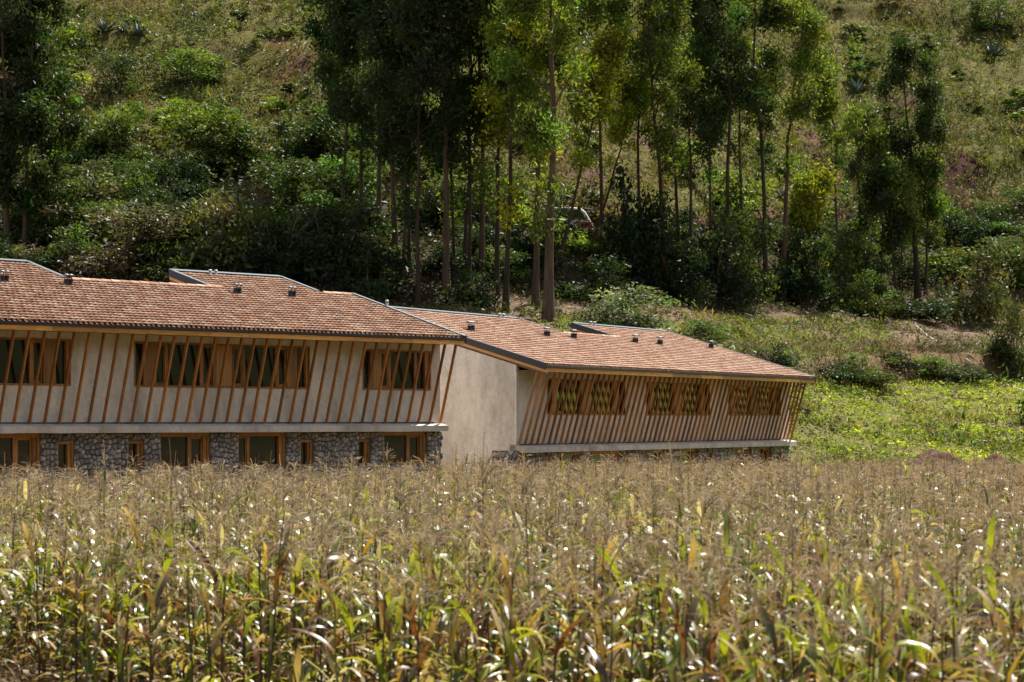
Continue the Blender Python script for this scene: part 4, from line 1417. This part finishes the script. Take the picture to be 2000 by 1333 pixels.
X0, Y0, Z0 = at(128, 396); X1, Y1, Z1 = at(470, 400)
root = empty('terrace_wall', (X0, Y0 - .5, Z0 - .25), math.atan2(Y1 - Y0, X1 - X0))
tag(root, 'low dry-stone terrace wall along the road behind the long roof', 'wall')
LW = math.hypot(X1 - X0, Y1 - Y0)
slope = (Z1 - Z0) / LW
for c, Pl in stone_cells(0, LW, 0, 1.05, .46, r):
    st = stone_soup(c, Pl, r, lambda u, v, d: (u, -d * 1.5, v + slope * u))
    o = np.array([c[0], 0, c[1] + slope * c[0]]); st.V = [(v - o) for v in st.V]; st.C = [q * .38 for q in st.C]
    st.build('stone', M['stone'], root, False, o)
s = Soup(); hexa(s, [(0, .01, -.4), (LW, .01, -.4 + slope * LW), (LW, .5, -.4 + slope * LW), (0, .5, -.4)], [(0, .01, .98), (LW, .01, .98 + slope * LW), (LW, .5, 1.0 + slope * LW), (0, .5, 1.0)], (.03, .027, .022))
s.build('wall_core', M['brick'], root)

# ------------------------------------------------------------------ parked van on the road
vx, vy = 1135, 0
Yv = float(tree_line(4.4)) + 22.2
Xv = (1157 - 1000) / F * Yv - 4.5
zv = float(zf(Xv + 2.3, Yv))
van = empty('parked_van', (Xv, Yv - .9, zv), 0)
tag(van, 'white van with red stripes and a red roof light on the road behind the trees', 'van')
prof = [(0.02, .35), (4.42, .35), (4.5, .55), (4.48, .95), (4.36, 1.12), (4.02, 1.72), (3.72, 1.96), (3.2, 2.02), (.25, 2.02), (.04, 1.85)]
s = Soup(); n = len(prof)
for y in (0, .10, 1.60, 1.70):
    inset = .0 if y in (.10, 1.60) else .04
    c = np.array([2.25, 1.1]); V = [(c[0] + (p[0] - c[0]) * (1 - inset * .4), y, c[1] + (p[1] - c[1]) * (1 - inset)) for p in prof]
    s.add(V, None, None, (.7, .7, .7))
Q = [(k * n + i, k * n + (i + 1) % n, (k + 1) * n + (i + 1) % n, (k + 1) * n + i) for k in range(3) for i in range(n)]
T = [(0, i + 1, i) for i in range(1, n - 1)] + [(3 * n, 3 * n + i, 3 * n + i + 1) for i in range(1, n - 1)]
s.T.append(np.array(T)); s.MT.append(np.zeros(len(T))); s.Q.append(np.array(Q)); s.MQ.append(np.zeros(len(Q)))
s.build('body', M['white'], van, False)
def plate(name, pts, mat, y0=-.02, y1=.05):
    s = Soup(); m = len(pts)
    V = [(x, y0, z) for x, z in pts] + [(x, y1, z) for x, z in pts]
    s.add(V, [(i, (i + 1) % m, m + (i + 1) % m, m + i) for i in range(m)], [(0, i + 1, i) for i in range(1, m - 1)] + [(m, m + i, m + i + 1) for i in range(1, m - 1)])
    return s.build(name, M[mat], van)
plate('window', [(2.95, 1.2), (4.02, 1.2), (3.86, 1.6), (3.62, 1.84), (2.95, 1.86)], 'glass')
plate('window', [(1.55, 1.2), (2.82, 1.2), (2.82, 1.86), (1.55, 1.86)], 'glass')
plate('window', [(.3, 1.2), (1.42, 1.2), (1.42, 1.86), (.3, 1.86)], 'glass')
s = Soup(); hexa(s, [(4.36, .12, 1.16), (4.40, .12, 1.14), (4.40, 1.58, 1.14), (4.36, 1.58, 1.16)], [(3.80, .2, 1.90), (3.84, .2, 1.90), (3.84, 1.5, 1.90), (3.80, 1.5, 1.90)]); s.build('windscreen', M['glass'], van)
plate('stripe', [(3.5, .62), (4.44, .62), (4.44, 1.06), (3.5, 1.06)], 'red', -.024)
plate('stripe', [(.1, .62), (2.9, .62), (2.9, 1.06), (.1, 1.06)], 'red', -.024)
s = Soup(); box(s, 2.9, 3.5, .25, 1.45, 2.03, 2.13); s.build('roof_light', M['red'], van)
s = Soup(); box(s, 2.7, 2.88, .3, 1.4, 2.03, 2.17); s.build('roof_light', M['light'], van)
s = Soup(); box(s, .3, 2.5, .2, .26, 2.06, 2.12); box(s, .3, 2.5, 1.44, 1.5, 2.06, 2.12); [box(s, q, q + .05, .26, 1.44, 2.06, 2.10) for q in (.5, 1.2, 1.9, 2.4)]; s.build('roof_rack', M['soot'], van)
s = Soup(); box(s, 4.40, 4.56, .06, 1.64, .36, .58); s.build('bumper', M['soot'], van)
for y in (.22, 1.32):
    s = Soup(); box(s, 4.44, 4.52, y, y + .2, .74, .92); s.build('headlight', M['light'], van)
for x in (.85, 3.65):
    for y in (-.02, 1.5):
        s = Soup(); tube(s, [(x, y - .005, .33), (x, y, .33), (x, y + .22, .33), (x, y + .225, .33)], [.02, .33, .33, .02], 16); wh = s.build('wheel', M['tyre'], van, True)
        s = Soup(); tube(s, [(x, y - .03, .33), (x, y - .025, .33), (x, y + .24, .33), (x, y + .25, .33)], [.02, .18, .18, .02], 12); s.build('rim', M['pipe'], wh, True)

# ------------------------------------------------------------------ small things on the bank and in the field
pts = [at(px, py) for px, py in ((1790, 640), (1812, 660), (1850, 684), (1888, 707), (1918, 728), (1945, 744), (1972, 757), (2010, 770))]
P = np.array(pts) + [0, 0, .10]
s = Soup(); tube(s, P, .035, 6, (.5, .5, .48)); tag(s.build('water_hose', M['pipe'], None, True), 'pale hose running down the bank to the field at right', 'hose')
for (px, py, w, h), lab in (((1830, 926, 190, 49), 'long low heap of dark red soil at the edge of the corn field'), ((1948, 926, 120, 41), 'smaller soil heap farther right at the corn field edge')):
    X, Y, Z = at(px, 872, 112); sc = F / Y; a = w / sc / 2 * 1.25
    X, Y = (px - 1000) / F * 118.0, 118.0; Z = float(zf(X, Y)); b = CZ + (HZ - (py - h)) / F * Y - Z
    s = Soup(); n = 26; V, Q = [], []
    g = np.linspace(-1, 1, n)
    gx, gy = np.meshgrid(g, g); rr = np.sqrt(gx ** 2 + gy ** 2)
    zz = b * np.clip(1 - rr ** 1.5, -1.2, 1) * (1 + .25 * wob(gx * a, gy * a, 2.2, 71)) + .16 * wob(gx * a, gy * a, 5, 72) * (rr < 1) + .10 * wob(gx * a, gy * a, 13, 73) * (rr < 1.1)
    i, j = np.meshgrid(np.arange(n - 1), np.arange(n - 1), indexing='ij')
    Q = np.stack([i * n + j, i * n + j + 1, (i + 1) * n + j + 1, (i + 1) * n + j], -1).reshape(-1, 4)
    s.add(np.stack([gx * a, gy * a * .9, zz], -1), Q, None, (.075, .042, .031))
    tag(s.build('soil_heap', M['ground'], None, True, (X, Y, Z)), lab, 'soil heap', 'soil heaps by the corn')
a, b = at(1893, 871, 112), at(1938, 868, 112)
s = Soup(); m = (np.array(a) + np.array(b)) / 2 + [0, 0, .22]
tube(s, [np.array(a) + [0, 0, .1], m, np.array(b) + [0, 0, .15]], [.05, .04, .015], 5, (.42, .37, .31)); tube(s, [m, m + [.4, -.3, .2]], [.03, .01], 4, (.42, .37, .31))
tag(s.build('fallen_branch', M['bark']), 'bleached branch lying in the bean field at right', 'branch')
a, b = np.array(at(352, 360)), np.array(at(352, 360))
s = Soup(); sc = F / a[1]
tube(s, [a, a + [-5 / sc, 0, 45 / sc], a + [-14 / sc, -.2, 90 / sc]], [.07, .06, .035], 6, (.30, .30, .16)); tag(s.build('bare_pole', M['bark']), 'thin pale dead stem leaning in front of the domed bush', 'dead stem')
X, Y, Z = at(560, 545); s = Soup(); r = np.random.default_rng(3)
def twig(p, d, L, rad, lev):
    q = [np.array(p)]; v = np.array(d, float)
    for _ in range(4):
        v = v + r.normal(0, .18, 3); v /= np.linalg.norm(v); q.append(q[-1] + v * L / 4)
    tube(s, q, np.linspace(rad, rad * .45, 5), 4, np.array([.19, .165, .14]) * r.uniform(.7, 1.2))
    if lev:
        for _ in range(4): twig(q[r.integers(1, 5)], v + r.normal(0, .55, 3), L * .62, rad * .55, lev - 1)
for _ in range(9): twig((X + r.normal(0, .5), Y + r.normal(0, .3), Z), (r.normal(0, .6), r.normal(0, .5), .9), r.uniform(1.5, 2.5), .035, 2)
tag(s.build('dry_bush', M['bark']), 'leafless grey bush with tangled branches behind the right roof bay', 'bush')

print('triangles', sum(len(m.polygons) * 2 for m in {o.data for o in bpy.data.objects if o.type == 'MESH'}))
